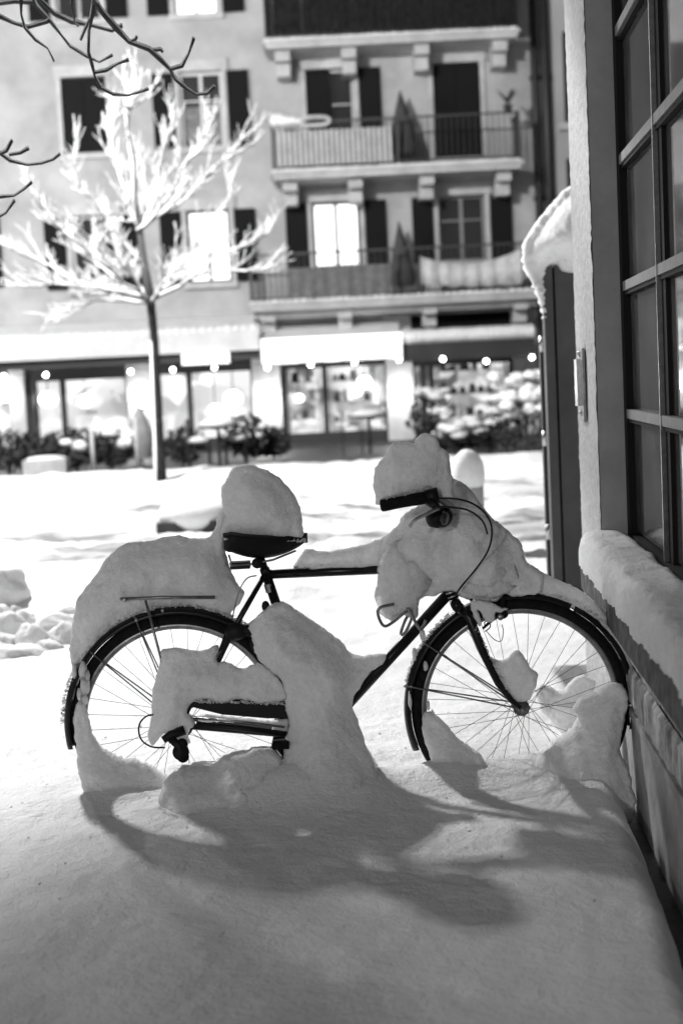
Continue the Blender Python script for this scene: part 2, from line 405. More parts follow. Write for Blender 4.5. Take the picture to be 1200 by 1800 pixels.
def wall_holes(x0, x1, z0, z1, y0, y1, holes):
    mb = MB(); X = sorted({x0, x1, *[h[0] for h in holes], *[h[1] for h in holes]}); Z = sorted({z0, z1, *[h[2] for h in holes], *[h[3] for h in holes]})
    X = [x for x in X if x0 <= x <= x1]; Z = [z for z in Z if z0 <= z <= z1]
    solid = {}
    for i in range(len(X) - 1):
        for j in range(len(Z) - 1):
            cx, cz = (X[i] + X[i + 1]) / 2, (Z[j] + Z[j + 1]) / 2
            solid[i, j] = not any(h[0] < cx < h[1] and h[2] < cz < h[3] for h in holes)
    for (i, j), s in solid.items():
        if not s: continue
        a, b, c, d = X[i], X[i + 1], Z[j], Z[j + 1]
        mb.add([(a, y0, c), (b, y0, c), (b, y0, d), (a, y0, d)], [(0, 1, 2, 3)])
        for (di, dj, q) in ((-1, 0, [(a, y0, c), (a, y0, d), (a, y1, d), (a, y1, c)]), (1, 0, [(b, y0, d), (b, y0, c), (b, y1, c), (b, y1, d)]),
                            (0, -1, [(b, y0, c), (a, y0, c), (a, y1, c), (b, y1, c)]), (0, 1, [(a, y0, d), (b, y0, d), (b, y1, d), (a, y1, d)])):
            if not solid.get((i + di, j + dj), False): mb.add(q, [(0, 1, 2, 3)])
    return mb
obj('wall', wall_holes(XL, XR, ZS, ZT, FY, FY + .35, holes), M_fac, bld)
obj('roof', MB().box(XL - .3, XR + .3, FY - .4, FY + 8, ZT, ZT + .35), M_dark, bld)
obj('back_wall', MB().box(XL, XR, FY + 3.6, FY + 3.8, 0, ZT - .01), M_dark, bld)
obj('side_wall', MB().box(XL, XL + .3, FY + .36, FY + 3.59, 0, ZT - .01), M_fac, bld)
for (cx, z0, z1, w, style, L, Rr, door) in winspec:
    x0, x1 = cx - w / 2, cx + w / 2; y = FY + .12
    fr = MB(); t = .06
    fr.box(x0 + .001, x0 + t, y, y + .06, z0 + .002, z1 - .002).box(x1 - t, x1 - .001, y, y + .06, z0 + .002, z1 - .002)
    fr.box(x0 + t, x1 - t, y + .002, y + .058, z1 - t, z1 - .003).box(x0 + t, x1 - t, y + .002, y + .058, z0 + .003, z0 + t)
    fr.box(cx - .035, cx + .035, y - .004, y + .055, z0 + t, z1 - t)
    if style in ('dark', 'curtain', 'litdim'):
        fr.box(x0 + t, x1 - t, y + .01, y + .05, z0 + (z1 - z0) * .62, z0 + (z1 - z0) * .62 + .03)
    f = obj('window', fr, M_wframe if style in ('curtain', 'litdim', 'dark') else M_dark, bld)
    if style == 'dark': f.data.materials[0] = M_steel
    for sx in (0, 1):
        a, b = (x0 + t, cx - .035) if sx == 0 else (cx + .035, x1 - t)
        obj('pane', MB().box(a, b, y + .025, y + .03, z0 + t, z1 - t), {'lit': M_lit, 'litdim': M_lit, 'curtain': M_dimglass}.get(style, M_dimglass), f)
    if style == 'curtain':
        obj('curtain', MB().box(x0 + t, x1 - t, y + .015, y + .022, z0 + t, z0 + (z1 - z0) * .55), M_curt, f)
    # stone surround
    sr = MB(); e = .09
    sr.box(x0 - e, x0, FY - .05, FY + .10, z0 - .0, z1).box(x1, x1 + e, FY - .05, FY + .10, z0, z1)
    sr.box(x0 - e - .04, x1 + e + .04, FY - .08, FY + .09, z1 + .001, z1 + .24)
    if not door: sr.box(x0 - e - .02, x1 + e + .02, FY - .12, FY + .09, z0 - .12, z0 - .001)
    obj('surround', sr, M_stone, f)
    # shutters: two leaves with louvre boards
    def shutter(a, b, yy):
        mb = MB(); mb.box(a, b, yy, yy + .03, z0, z1 - .02)
        o = obj('shutter', mb, M_shut, f); 
        lv = MB(); n = 16
        for k in range(n):
            zz = z0 + .06 + (z1 - z0 - .14) * k / n
            lv.box(a + .04, b - .04, yy - .012, yy - .001, zz, zz + .045)
        for q in lv.v: pass
        o2 = link('shutter_louvres', lv.v, lv.f, M_shut, f); o2['kind'] = 'stuff'
    if style == 'closed':
        shutter(x0 + .01, cx - .005, FY - .02 + .03); shutter(cx + .005, x1 - .01, FY + .01)
    if L:
        if cx == colx['C'] and abs(z1 - (rows[2] + .72)) < .01: shutter(x0, x0 + .52, FY + .02)
        else: shutter(x0 - .56, x0 - .11, FY - .09)
    if Rr: shutter(x1 + .11, x1 + .56, FY - .09)

# balconies
BX0 = at(482, 290, FY).x; BX1 = at(903, 285, FY).x
def balcony(zt, x0, x1, kind):
    D = 1.15; y0 = FY - D
    s = MB().box(x0, x1, y0, FY - .001, zt - .16, zt).box(x0 - .05, x1 + .05, y0 - .05, FY - .002, zt - .07, zt - .002 + .003)
    b = obj('balcony', s, M_stone, bld)
    for k in range(4):
        cx = x0 + .33 + (x1 - x0 - .66) * (0, .305, .64, 1)[k]
        c = MB().box(cx - .15, cx + .15, y0 + .25, FY - .003, zt - .36, zt - .161).box(cx - .14, cx + .14, y0 + .55, FY - .004, zt - .62, zt - .36)
        obj('corbel', c, M_stone, b)
    r = MB(); H = 1.0
    r.box(x0, x1, y0 + .02, y0 + .06, zt + H - .04, zt + H).box(x0, x1, y0 + .02, y0 + .05, zt + .08, zt + .11)
    r.box(x0, x0 + .04, y0 + .02, FY, zt + H - .04, zt + H).box(x1 - .04, x1, y0 + .02, FY, zt + H - .04, zt + H)
    for xx in (x0, (x0 + x1) / 2, x1 - .05): r.box(xx, xx + .05, y0 + .01, y0 + .06, zt, zt + H)
    n = int((x1 - x0) / .12)
    for i in range(n): xx = x0 + (i + .5) * (x1 - x0) / n; r.box(xx - .008, xx + .008, y0 + .03, y0 + .045, zt + .11, zt + H - .04)
    for i in range(8): yy = y0 + .1 + i * .13; r.box(x0 + .01, x0 + .025, yy, yy + .015, zt, zt + H - .04).box(x1 - .025, x1 - .01, yy, yy + .015, zt, zt + H - .04)
    obj('railing', r, M_rail, b)
    # snow line on the slab edge
    e = MB(); 
    for i in range(40):
        xx = x0 + (x1 - x0) * (i + .5) / 40; e.blob((xx, y0 - .0, zt + .02), .09, .07, .02 + .02 * rnd.random(), 8, 5, .2, i)
    e_ = obj('ledge_snow', e, M_snowfar, b, True)
    return b, y0
SZ1 = at(690, 522, FY - 1.1).z; SZ2 = at(690, 293, FY - 1.1).z; SZ3 = at(690, 62, FY - 1.1).z
b3, yb = balcony(SZ3, BX0 - .02, BX1 + .02, 3)
scr = MB(); n = 34
w_ = (BX1 - BX0) / n
for i in range(n):
    xx = BX0 + i * w_
    obj('screen_strip', MB().box(xx + .004, xx + w_ - .004, yb - .02, yb + .0, SZ3 + .10, SZ3 + .98), M_screen, b3)
b2, yb = balcony(SZ2, BX0, BX1, 2)
xa = at(486, 260, yb).x; xb = at(690, 260, yb).x; n = 22
for i in range(n):
    w_ = (xb - xa) / n; xx = xa + i * w_
    obj('slat', MB().box(xx + .022, xx + w_ - .022, yb - .03, yb - .005, SZ2 + .10, SZ2 + .80), M_slat, b2)
obj('slat_dark_backing', MB().box(xa, xb, yb - .004, yb + .012, SZ2 + .12, SZ2 + .78), M_dark, b2)  # dark sheet behind the slats, put in to darken the gaps
b1, yb1 = balcony(SZ1, at(440, 530, FY - 1.1).x, at(945, 515, FY - 1.1).x, 1)
obj('fascia_beam', MB().box(at(440, 530, FY - 1.1).x, at(945, 515, FY - 1.1).x, FY - .84, FY, SZ1 - .30, SZ1 - .161), M_stone, b1)
def loose_box(name, r, y0, y1, m, label, cat):
    return tag(obj(name, MB().box(r[0], r[1], y0, y1, r[2], r[3]), m, None, origin=((r[0] + r[1]) / 2, y0, r[2])), label, cat)
# cloths tied to the first-floor rail
cl = MB(); x0, x1 = at(507, 490, yb1).x, at(688, 490, yb1).x; N = 40
vs = []; 
for i in range(N + 1):
    x = x0 + (x1 - x0) * i / N; dy = .015 * math.sin(i * 1.3) + .01 * math.sin(i * .5)
    vs += [(x, yb1 - .03 + dy, SZ1 + .06), (x, yb1 - .03 + dy * .6, SZ1 + .68)]
    vs += [(x, yb1 - .012 + dy, SZ1 + .06), (x, yb1 - .012 + dy * .6, SZ1 + .68)]
fs = []
for i in range(N):
    a = i * 4; b = a + 4
    fs += [(a, b, b + 1, a + 1), (a + 2, a + 3, b + 3, b + 2), (a + 1, b + 1, b + 3, a + 3), (a, a + 2, b + 2, b)]
cl.add(vs, fs)
tag(obj('privacy_cloth', cl, M_fabric, None, origin=((x0 + x1) / 2, yb1, SZ1)), 'grey cloth screen along the left rail of the lowest balcony', 'cloth')
cl = MB(); x0, x1 = at(738, 480, yb1).x, at(915, 480, yb1).x; vs = []; fs = []; N = 48
for i in range(N + 1):
    t = i / N; x = x0 + (x1 - x0) * t; sag = .22 * (1 - (2 * t - 1) ** 2); dy = .03 * math.sin(i * .9) + .02 * math.sin(i * 2.3)
    zt_ = SZ1 + .80 - sag + .05 * t; zb_ = SZ1 + .12 + .02 * math.sin(i * .7) + .10 * (1 - t) ** 3
    for o_ in (0, .02): vs += [(x, yb1 - .05 + dy + o_, zb_), (x, yb1 - .06 + dy * .5 + o_, zt_)]
for i in range(N):
    a = i * 4; b = a + 4; fs += [(a, b, b + 1, a + 1), (a + 2, a + 3, b + 3, b + 2), (a + 1, b + 1, b + 3, a + 3), (a, a + 2, b + 2, b)]
cl.add(vs, fs)
tag(obj('sagging_banner', cl, M_white, None, True, ((x0 + x1) / 2, yb1, SZ1)), 'pale cloth sagging from the right rail of the lowest balcony', 'cloth')
# closed parasols standing on the balconies
def parasol(px, pyt, pyb, Y, wpx, label, m=M_umb):
    p0 = at(px, pyb, Y); p1 = at(px, pyt, Y); w = wpx * Y / FPX / 2
    t = thing('closed_parasol', label, 'parasol', (p0.x, Y, p0.z), 'closed parasols on the balconies')
    h = p1.z - p0.z; mb = MB(); vs = []; n = 16; K = 10
    for k in range(K + 1):
        s = k / K; rr = w * (1.0 - s ** 1.5) * (1 if s > .06 else .85) + .012
        for j in range(n):
            a = 2 * math.pi * j / n; r2 = rr * (1 + .16 * (j % 2))
            vs.append((p0.x + r2 * math.cos(a) + w * .5 * (1 - s) * .3, Y + r2 * math.sin(a), p0.z + h * (.12 + .88 * s)))
    mb.add(vs, [(k * n + j, k * n + (j + 1) % n, (k + 1) * n + (j + 1) % n, (k + 1) * n + j) for k in range(K) for j in range(n)] + [tuple(range(n))[::-1], tuple(K * n + j for j in range(n))])
    obj('canopy', mb, m, t, True)
    obj('pole', MB().tube([(p0.x, Y, p0.z), (p0.x, Y, p0.z + h * .16)], .02, 8), M_dark, t)
parasol(708, 160, 288, FY - .55, 44, 'closed dark parasol on the middle balcony beside the slatted screen')
parasol(706, 390, 517, FY - .55, 40, 'closed dark parasol on the lowest balcony between the two cloths')
# snow on rail and flower box
sb = MB(); 
for i in range(6): sb.blob((at(484 + i * 8, 219, yb).x, yb + .05, SZ2 + 1.05 - .010 * i), .12, .14, .15 - .015 * i, 12, 8, .25, i)
tag(obj('snow_heap', sb, M_snowfar, None, True, (at(500, 222, yb).x, yb, SZ2 + 1)), 'heap of snow on the left corner of the middle balcony rail', 'snow')
def ring_rail(pa, pb, Y, z, h):
    x0, x1 = pa, pb; pts = []
    for i in range(24):
        a = 2 * math.pi * i / 24; pts.append(((x0 + x1) / 2 + (x1 - x0) / 2 * math.copysign(abs(math.cos(a)) ** .6, math.cos(a)), Y, z + h / 2 * math.sin(a)))
    return pts + [pts[0]]
rb = MB().tube(ring_rail(at(530, 228, yb).x, at(580, 228, yb).x, yb - .02, SZ2 + .98, .17), .04, 8, False)
tag(obj('drying_rack', rb, M_white, None, True, (at(555, 228, yb).x, yb, SZ2 + .9)), 'white looped drying rack hooked on the middle balcony rail', 'rack')
fpx = at(893, 205, yb); fp = thing('potted_plant', 'small dark potted plant on the right end of the middle balcony rail', 'plant', (fpx.x, yb + .04, SZ2 + 1.0))
obj('pot', MB().tube([(fpx.x, yb + .04, SZ2 + 1.0), (fpx.x, yb + .04, SZ2 + 1.13)], [.07, .1], 12), M_dark, fp, True)
lf = MB(); 
for k in range(26):
    a = rnd.uniform(0, 6.28); l = rnd.uniform(.15, .34); q = Vector((fpx.x, yb + .04, SZ2 + 1.12)); e = q + Vector((math.cos(a) * l * .7, math.sin(a) * l * .4, l)); m_ = (q + e) / 2 + Vector((0, 0, .05)); w = .03
    lf.add([q, m_ + Vector((w, 0, 0)), e, m_ - Vector((w, 0, 0))], [(0, 1, 2, 3)])
obj('leaves', lf, M_hedge, fp)
# pipes and far right building
for px in (934, 953):
    a = at(px, 0, FY - .15); b = at(px + 27, 560, FY - .15); x = a.x
    d = MB().tube([(at(px, 0, FY - .15).x, FY - .2, .2), (at(px, 0, FY - .15).x, FY - .2, ZT)], .075 if px == 934 else .10, 12)
    for z in (2.5, 5, 7.5, 10): d.tube([(x, FY - .2, z), (x, FY - .2, z + .08)], .12, 12)
    tag(obj('drainpipe', d, M_pipe, None, True, (x, FY - .2, .2)), ('thin' if px == 934 else 'thick') + ' dark drainpipe at the ' + ('left' if px == 934 else 'right') + ' of the pair between the two buildings', 'drainpipe', 'drainpipes on the far facade')
X2 = XR + .25
h2 = []
for k, zc in enumerate((rows[1] + .4, rows[2] + .3, rows[3] + .3)):
    for cx in (at(1002, 170, FY).x + .35, at(1002, 170, FY).x + 3.2): h2.append((cx - .5, cx + .5, zc - .95, zc + .95))
obj('wall', wall_holes(X2, X2 + 9, 0, ZT + 1, FY - .1, FY + .3, h2), M_fac2, bld2)
for h in h2:
    f = obj('window', MB().box(h[0] + .002, h[0] + .07, FY + .05, FY + .11, h[2], h[3]).box(h[1] - .07, h[1] - .002, FY + .05, FY + .11, h[2], h[3]).box((h[0] + h[1]) / 2 - .03, (h[0] + h[1]) / 2 + .03, FY + .05, FY + .11, h[2], h[3]), M_dark, bld2)
    obj('pane', MB().box(h[0] + .07, h[1] - .07, FY + .07, FY + .08, h[2], h[3]), M_dimglass, f)
    obj('sill', MB().box(h[0] - .15, h[1] + .15, FY - .25, FY - .101, h[2] - .16, h[2] - .01), M_stone, f)
obj('back_wall', MB().box(XR + .001, X2, FY + .1, FY + .3, 0, ZT), M_fac2, bld2)

# ------------------------------------------------------------------ shopfront
SY = FY - .02
def G(px, py=700, Y=SY): return at(px, py, Y).x
zg = .05
# deep shop interiors
shop = bld
piers = [(18, 45), (225, 272), (445, 495), (680, 727), (905, 945)]
for i, (a, b) in enumerate(piers):
    obj('pier', MB().box(G(a), G(b), SY - .06, SY + .4, zg, ZS - .001), M_stone, shop)
obj('pier', MB().box(XL, G(-30), SY - .06, SY + .4, zg, ZS - .001), M_stone, shop)
obj('shop_ceiling', MB().box(XL, XR, SY + .42, FY + 3.5, ZS - .35, ZS - .2), M_dark, shop)
obj('shop_floor', MB().box(XL, XR, SY + .0, FY + 3.5, .0, .06), M_wood, shop)
def bay(a, b, top, mull, wallm, backY, low=None):
    x0, x1 = G(a), G(b); zt_ = at((a + b) / 2, top, SY).z
    f = MB(); f.box(x0, x1, SY + .1, SY + .18, zt_, ZS - .19).box(x0, x1, SY + .1, SY + .18, zg, zg + .25).box(x0 - .02, x0 + .05, SY + .105, SY + .175, zg + .1, zt_ + .1).box(x1 - .05, x1 + .02, SY + .105, SY + .175, zg + .1, zt_ + .1)
    for m_ in mull: 
        xm = G(m_); f.box(xm - .06, xm + .06, SY + .09, SY + .19, zg + .25, zt_)
    fo = obj('shop_window', f, M_dark, shop)
    edges = [x0] + [G(m_) for m_ in mull] + [x1]
    for i in range(len(edges) - 1):
        obj('pane', MB().box(edges[i] + .06, edges[i + 1] - .06, SY + .13, SY + .14, zg + .25, zt_), M_glass, fo)
    obj('interior_wall', MB().box(x0, x1, SY + backY, SY + backY + .05, zg, ZS - .36), wallm, fo)
    return x0, x1, zt_
bay(-30, 18, 660, [], M_litshop, 1.2)
bay(46, 225, 668, [53, 110], M_litshop, 1.3)
bay(272, 445, 655, [333], M_litshop, 1.3)
bay(495, 680, 645, [500, 572], M_litdim, 1.0)
bay(727, 905, 640, [745, 760], M_litdim, 1.1)
# goods on shelves in the two darker shops, each shelf a thing with its goods joined
def shelf(a, b, rowsz, label, seed):
    r_ = random.Random(seed); x0, x1 = G(a), G(b); Yb = SY + .7
    t = thing('shop_shelf', label, 'shelf', ((x0 + x1) / 2, Yb, zg), 'shelves of goods behind the shop windows')
    mb = MB()
    for z in rowsz: mb.box(x0, x1, Yb - .15, Yb + .15, z - .02, z)
    mb.box(x0 - .03, x0, Yb - .15, Yb + .15, zg, rowsz[-1] + .3).box(x1, x1 + .03, Yb - .15, Yb + .15, zg, rowsz[-1] + .3)
    obj('rack', mb, M_wframe, t)
    for z in rowsz:
        x = x0 + .05
        while x < x1 - .2:
            w = r_.uniform(.08, .2); h = r_.uniform(.1, .28)
            g = MB().box(x, x + w, Yb - .12, Yb + .05, z + .001, z + h) if r_.random() < .5 else MB().tube([(x + w / 2, Yb - .05, z + .001), (x + w / 2, Yb - .05, z + h * .7), (x + w / 2, Yb - .05, z + h)], [w / 2, w / 2.2, w / 5], 10)
            obj('goods', g, r_.choice([M_white, M_fabric, M_slat, M_dark, M_stone]), t); x += w + r_.uniform(.02, .15)
shelf(507, 560, (.6, 1.0, 1.4, 1.8), 'narrow shelf of goods behind the left door of the middle shop', 3)
shelf(582, 670, (.5, .95, 1.4, 1.85), 'wide shelf of goods behind the right window of the middle shop', 4)
shelf(775, 895, (.5, 1.0, 1.5), 'low shelf of goods behind the window of the right-hand shop', 5)
# fascia and awnings
zf = at(220, 632, FY - 1.0).z
AY = FY - 1.3
def zat(px, py, Y): return at(px, py, Y).z
# left awning : long cloth box, dark fascia beneath
aw = thing('long_awning', 'long snow-covered pale awning over the left shops', 'awning', (G(220), AY, zat(220, 632, AY)))
x0, x1 = XL + 2, at(455, 600, AY).x; zt_ = zat(220, 572, AY); zb_ = zat(220, 626, AY)
obj('canopy', MB().add([(x0, AY, zb_ + .3), (x1, AY, zb_ + .3), (x1, FY - .05, zt_ + .15), (x0, FY - .05, zt_ + .15), (x0, AY, zb_ + .26), (x1, AY, zb_ + .26), (x1, FY - .05, zt_ + .11), (x0, FY - .05, zt_ + .11)],
    [(0, 1, 2, 3), (7, 6, 5, 4), (0, 4, 5, 1), (1, 5, 6, 2), (3, 2, 6, 7), (0, 3, 7, 4)]), M_awn, aw)
obj('valance', MB().box(x0, x1, AY - .03, AY - .001, zb_, zb_ + .45), M_awn, aw)
obj('fascia', MB().box(x0, x1, AY + .15, AY + .25, zb_ - .18, zb_ + .05), M_dark, aw)
sn = MB(); n = 60
for i in range(n):
    x = x0 + (x1 - x0) * (i + .5) / n; sn.blob((x, AY + .25, zb_ + .44), (x1 - x0) / n * .9, .32, .09 + .03 * rnd.random(), 10, 7, .15, i)
tag(obj('awning_snow', sn, M_snowfar, None, True, (G(220), AY, zb_ + .4)), 'thick snow lying along the top of the long left awning', 'snow')
sg = rect(320, 620, 403, 640, AY - .1); so = loose_box('shop_sign', sg, AY - .12, AY - .05, M_glowpanel, 'small pale blank signboard hanging under the long awning', 'sign')
# middle awning
aw = thing('short_awning', 'bright white awning over the middle shop doors', 'awning', (G(580), AY - .3, 3))
r_ = rect(460, 582, 705, 635, AY - .3)
obj('canopy', MB().add([(r_[0], AY - .3, r_[2] + .3), (r_[1], AY - .3, r_[2] + .3), (r_[1], FY - .1, r_[3] + .25), (r_[0], FY - .1, r_[3] + .25), (r_[0], AY - .3, r_[2] + .26), (r_[1], AY - .3, r_[2] + .26), (r_[1], FY - .1, r_[3] + .2), (r_[0], FY - .1, r_[3] + .2)],
    [(0, 1, 2, 3), (7, 6, 5, 4), (0, 4, 5, 1), (1, 5, 6, 2), (3, 2, 6, 7), (0, 3, 7, 4)]), M_awn, aw)
obj('valance', MB().box(r_[0], r_[1], AY - .33, AY - .301, r_[2], r_[3] - .1), M_glowpanel, aw)  # valance brightness put in as emission; it holds no lamp
# right awning with snow on it
aw = thing('rear_awning', 'dark awning under a thick snow roll over the right-hand shop', 'awning', (G(820), AY, 3))
x0, x1 = at(706, 600, AY).x, at(940, 600, AY).x; zt_ = zat(820, 603, AY)
obj('canopy', MB().box(x0, x1, AY, FY - .1, zt_ - .02, zt_ + .04), M_dark, aw)
obj('valance', MB().box(x0, x1, AY - .02, AY - .001, zt_ - .33, zt_ + .03), M_dark, aw)
sn = MB(); n = 26
for i in range(n): sn.blob((x0 + (x1 - x0) * (i + .5) / n, AY + .2, zt_ + .17), (x1 - x0) / n * .95, .35, .17, 10, 8, .12, i + 90)
tag(obj('awning_snow', sn, M_snowfar, None, True, (G(820), AY, zt_)), 'rounded roll of snow on the right-hand awning', 'snow')

# bulbs on a string
BYY = AY - .5
bulbs = [(-60, 664), (7, 661), (81, 659), (156, 657), (230, 653), (304, 650), (377, 646), (470, 646), (546, 641), (623, 637), (701, 632), (778, 631), (854, 635), (903, 681), (934, 628)]
bw = MB(); pts = []
for i, (bx, by) in enumerate(bulbs):
    p = at(bx, by, BYY); pts.append(p + Vector((0, 0, .09)))
wp = []
for i in range(len(pts) - 1):
    for k in range(5):
        t = k / 5; q = pts[i].lerp(pts[i + 1], t); q.z -= .06 * math.sin(math.pi * t); wp.append(q)
wp.append(pts[-1])
tag(obj('light_string_cable', bw.tube(wp, .008, 5), M_dark, None, origin=pts[0]), 'thin dark cable carrying the round bulbs below the awnings', 'cable')
spots = ['at the far left edge', 'under the long awning left of the dark post', 'over the first lit shop window', 'left of the snowy tree trunk', 'just right of the snowy tree trunk', 'beside the small signboard', 'at the left corner of the white awning', 'second along under the white awning', 'third along under the white awning', 'at the right corner of the white awning', 'under the left of the dark awning', 'under the right of the dark awning', 'hanging low beside the right-hand shop', 'nearest the dark door at the right']
bl0 = None
bi = 0
for i, (bx, by) in enumerate(bulbs):
    if bx < 0: continue
    p = at(bx, by, BYY)
    if i == 3: continue
    t = thing('light_bulb', 'round glowing bulb ' + spots[[1, 2, 4, 5, 6, 7, 8, 9, 10, 11, 12, 13, 14].index(i) if i in (1, 2, 4, 5, 6, 7, 8, 9, 10, 11, 12, 13, 14) else 0], 'light bulb', p, 'round bulbs strung below the awnings')
    obj('globe', MB().blob(p, .045, .045, .045, 12, 8, 0), M_bulb, t, True)
    obj('socket', MB().tube([p + Vector((0, 0, .06)), p + Vector((0, 0, .11))], .022, 8), M_dark, t)
# wall lamps on the piers
for (bx, by, wd, lb) in ((248, 700, .30, 'glowing wall lamp on the pier behind the snowy tree'), (470, 705, .42, 'glowing wall lamp on the pier left of the middle shop door'), (703, 690, .34, 'glowing wall lamp on the pier right of the middle shop'), (5, 690, .3, 'glowing wall lamp at the far left of the shops')):
    p = at(bx, by, SY - .2); t = thing('wall_lamp', lb, 'lamp', p, 'wall lamps on the shop piers')
    obj('lamp_shade', MB().box(p.x - wd * .3, p.x + wd * .3, SY - .20, SY - .07, p.z - .2, p.z + .2), M_lamp, t)
    obj('bracket', MB().box(p.x - .05, p.x + .05, SY - .069, SY - .061, p.z - .25, p.z + .25), M_dark, t)
    ld = bpy.data.lights.new('lamp_light', 'POINT'); ld.energy = 26; ld.shadow_soft_size = .12
    lo = bpy.data.objects.new('lamp_light', ld); COL.objects.link(lo); lo.location = (0, -.35, 0); lo.parent = t

# terrace things
def bush(px, py, Y, w, h, label, m, seed, snow=0, cat='bush', name='hedge_bush'):
    c = at(px, py, Y); z0 = .05; r2 = random.Random(seed)
    t = thing(name, label, cat, (c.x, Y, z0))
    mb = MB(); cz = (c.z + z0) / 2 + .1
    for k in range(int(420)):
        while True:
            a, b, d = (r2.uniform(-1, 1) for _ in range(3))
            if a * a + b * b + d * d < 1: break
        q = Vector((c.x + a * w / 2, Y + b * w * .3, z0 + h * (.5 + d * .5))); s = r2.uniform(.04, .09)
        u = Vector((r2.uniform(-1, 1), r2.uniform(-1, 1), r2.uniform(-1, 1))).normalized(); v_ = u.orthogonal().normalized()
        mb.add([q - u * s, q - v_ * s * .5, q + u * s, q + v_ * s * .5], [(0, 1, 2, 3)])
    obj('foliage', mb, m, t)
    if snow:
        sm = MB()
        for k in range(snow): sm.blob((c.x + r2.uniform(-w * .4, w * .4), Y - .1 + r2.uniform(-.2, .2), z0 + h * r2.uniform(.5, 1.0)), r2.uniform(.08, .2), .15, r2.uniform(.05, .12), 9, 6, .25, k + seed)
        obj('clinging_snow', sm, M_snowfar, t, True)
    obj('stem', MB().tube([(c.x, Y, 0), (c.x, Y, h * .6)], .03, 6), M_bark, t)
TY = 26.5
bush(15, 800, TY, 1.2, .75, 'dark low bush at the left edge of the cafe terrace', M_hedge, 1)
bush(70, 795, TY + .4, 1.1, .7, 'dark bush behind the pale planter on the terrace', M_hedge, 2)
bush(135, 795, TY, 1.2, .75, 'widest dark bush left of the thin white stake', M_hedge, 3, 3)
bush(195, 795, TY + .3, 1.1, .65, 'grey frosted bush between the two white stakes', M_hedge, 4, 9)
bush(320, 790, TY, .9, .65, 'dark bush just right of the snowy tree trunk', M_hedge, 5)
bush(430, 780, TY + .5, .9, .85, 'dark bush left of the middle shop pier', M_hedge, 6, 2)
bush(480, 790, TY + .9, .7, .55, 'small dark bush in front of the middle pier', M_hedge, 12, 1)
bush(755, 760, TY + 2, .9, 1.1, 'tall snow-speckled shrub left of the right-hand shop window', M_hedge, 7, 14, 'shrub', 'terrace_shrub')
bush(800, 790, TY, 1.2, .45, 'low snow-laden bush in front of the right-hand shop', M_hedge, 8, 9)
bush(860, 785, TY, 1.2, .5, 'snow-laden bush below the right-hand bulbs', M_hedge, 9, 8)
bush(925, 760, TY - 2, 1.3, 1.3, 'shrub buried under bright snow beside the dark door', M_hedge, 10, 70, 'shrub', 'terrace_shrub')
pl = rect(42, 828, 118, 868, TY - 1.5); pt = thing('planter', 'pale rectangular planter at the left of the terrace', 'planter', ((pl[0] + pl[1]) / 2, TY - 1.5, .0))
obj('trough', MB().box(pl[0], pl[1], TY - 1.5, TY - 1.1, 0, .30), M_white, pt); obj('soil_snow', MB().blob(((pl[0] + pl[1]) / 2, TY - 1.3, .3), (pl[1] - pl[0]) / 2, .2, .07, 12, 6, .1), M_snowfar, pt, True)
for px, lb in ((163, 'thin pale stake left of the grey closed parasol'), (241, 'thin pale stake in front of the grey closed parasol')):
    p = at(px, 790, TY - .8); tag(obj('snow_stake', MB().tube([(p.x, TY - .8, 0), (p.x, TY - .8, .95 if px > 200 else .8)], .035, 8), M_white, None, True, (p.x, TY - .8, 0)), lb, 'stake', 'pale stakes on the terrace')
def terr_parasol(px, Y, lb):
    p = at(px, 780, Y); t = thing('garden_parasol', lb, 'parasol', (p.x, Y, 0)); z0 = .12; zt_ = 1.12
    vs = []; n = 14; K = 9
    for k in range(K + 1):
        s = k / K; rr = .24 * math.sin(math.pi * min(1, s * .85 + .18)) ** .7 * (1 - .2 * s) + .01
        for j in range(n): a = 2 * math.pi * j / n; vs.append((p.x + rr * math.cos(a), Y + rr * math.sin(a), z0 + (zt_ - z0) * s))
    obj('canopy', MB().add(vs, [(k * n + j, k * n + (j + 1) % n, (k + 1) * n + (j + 1) % n, (k + 1) * n + j) for k in range(K) for j in range(n)]), M_pgrey, t, True)
    obj('pole', MB().tube([(p.x, Y, 0), (p.x, Y, z0 + .1)], .025, 8), M_dark, t)
terr_parasol(248, TY + 1.5, 'grey folded parasol behind the second white stake')
def cafe_table(px, Y, lb):
    p = at(px, 780, Y); t = thing('cafe_table', lb, 'table', (p.x, Y, 0), 'cafe tables on the terrace')
    obj('tabletop', MB().tube([(p.x, Y, .68), (p.x, Y, .71)], .35, 18), M_dark, t)
    obj('leg', MB().tube([(p.x, Y, 0), (p.x, Y, .68)], .03, 8), M_dark, t)
    obj('snow_cap', MB().blob((p.x, Y, .74), .34, .34, .10, 16, 8, .12, int(px)), M_snowfar, t, True)
def cafe_chair(px, Y, lb, sx=1):
    p = at(px, 790, Y); x = p.x; t = thing('cafe_chair', lb, 'chair', (x, Y, 0), 'cafe chairs on the terrace')
    obj('seat', MB().box(x - .2, x + .2, Y - .2, Y + .2, .42, .45), M_dark, t)
    obj('backrest', MB().box(x + sx * .18, x + sx * .2, Y - .2, Y + .2, .5, .85).box(x + sx * .178, x + sx * .202, Y - .19, Y - .16, .45, .5), M_fabric, t)
    for a in (-.18, .18):
        for b in (-.18, .18): obj('leg', MB().tube([(x + a, Y + b, 0), (x + a, Y + b, .42)], .015, 6), M_dark, t)
    obj('snow_cap', MB().blob((x, Y, .47), .19, .19, .08, 12, 6, .12, int(px)), M_snowfar, t, True)
cafe_table(385, TY - .3, 'snow-capped round table left of the middle pier')
cafe_chair(350, TY - .5, 'dark chair left of the snow-capped terrace table', -1)
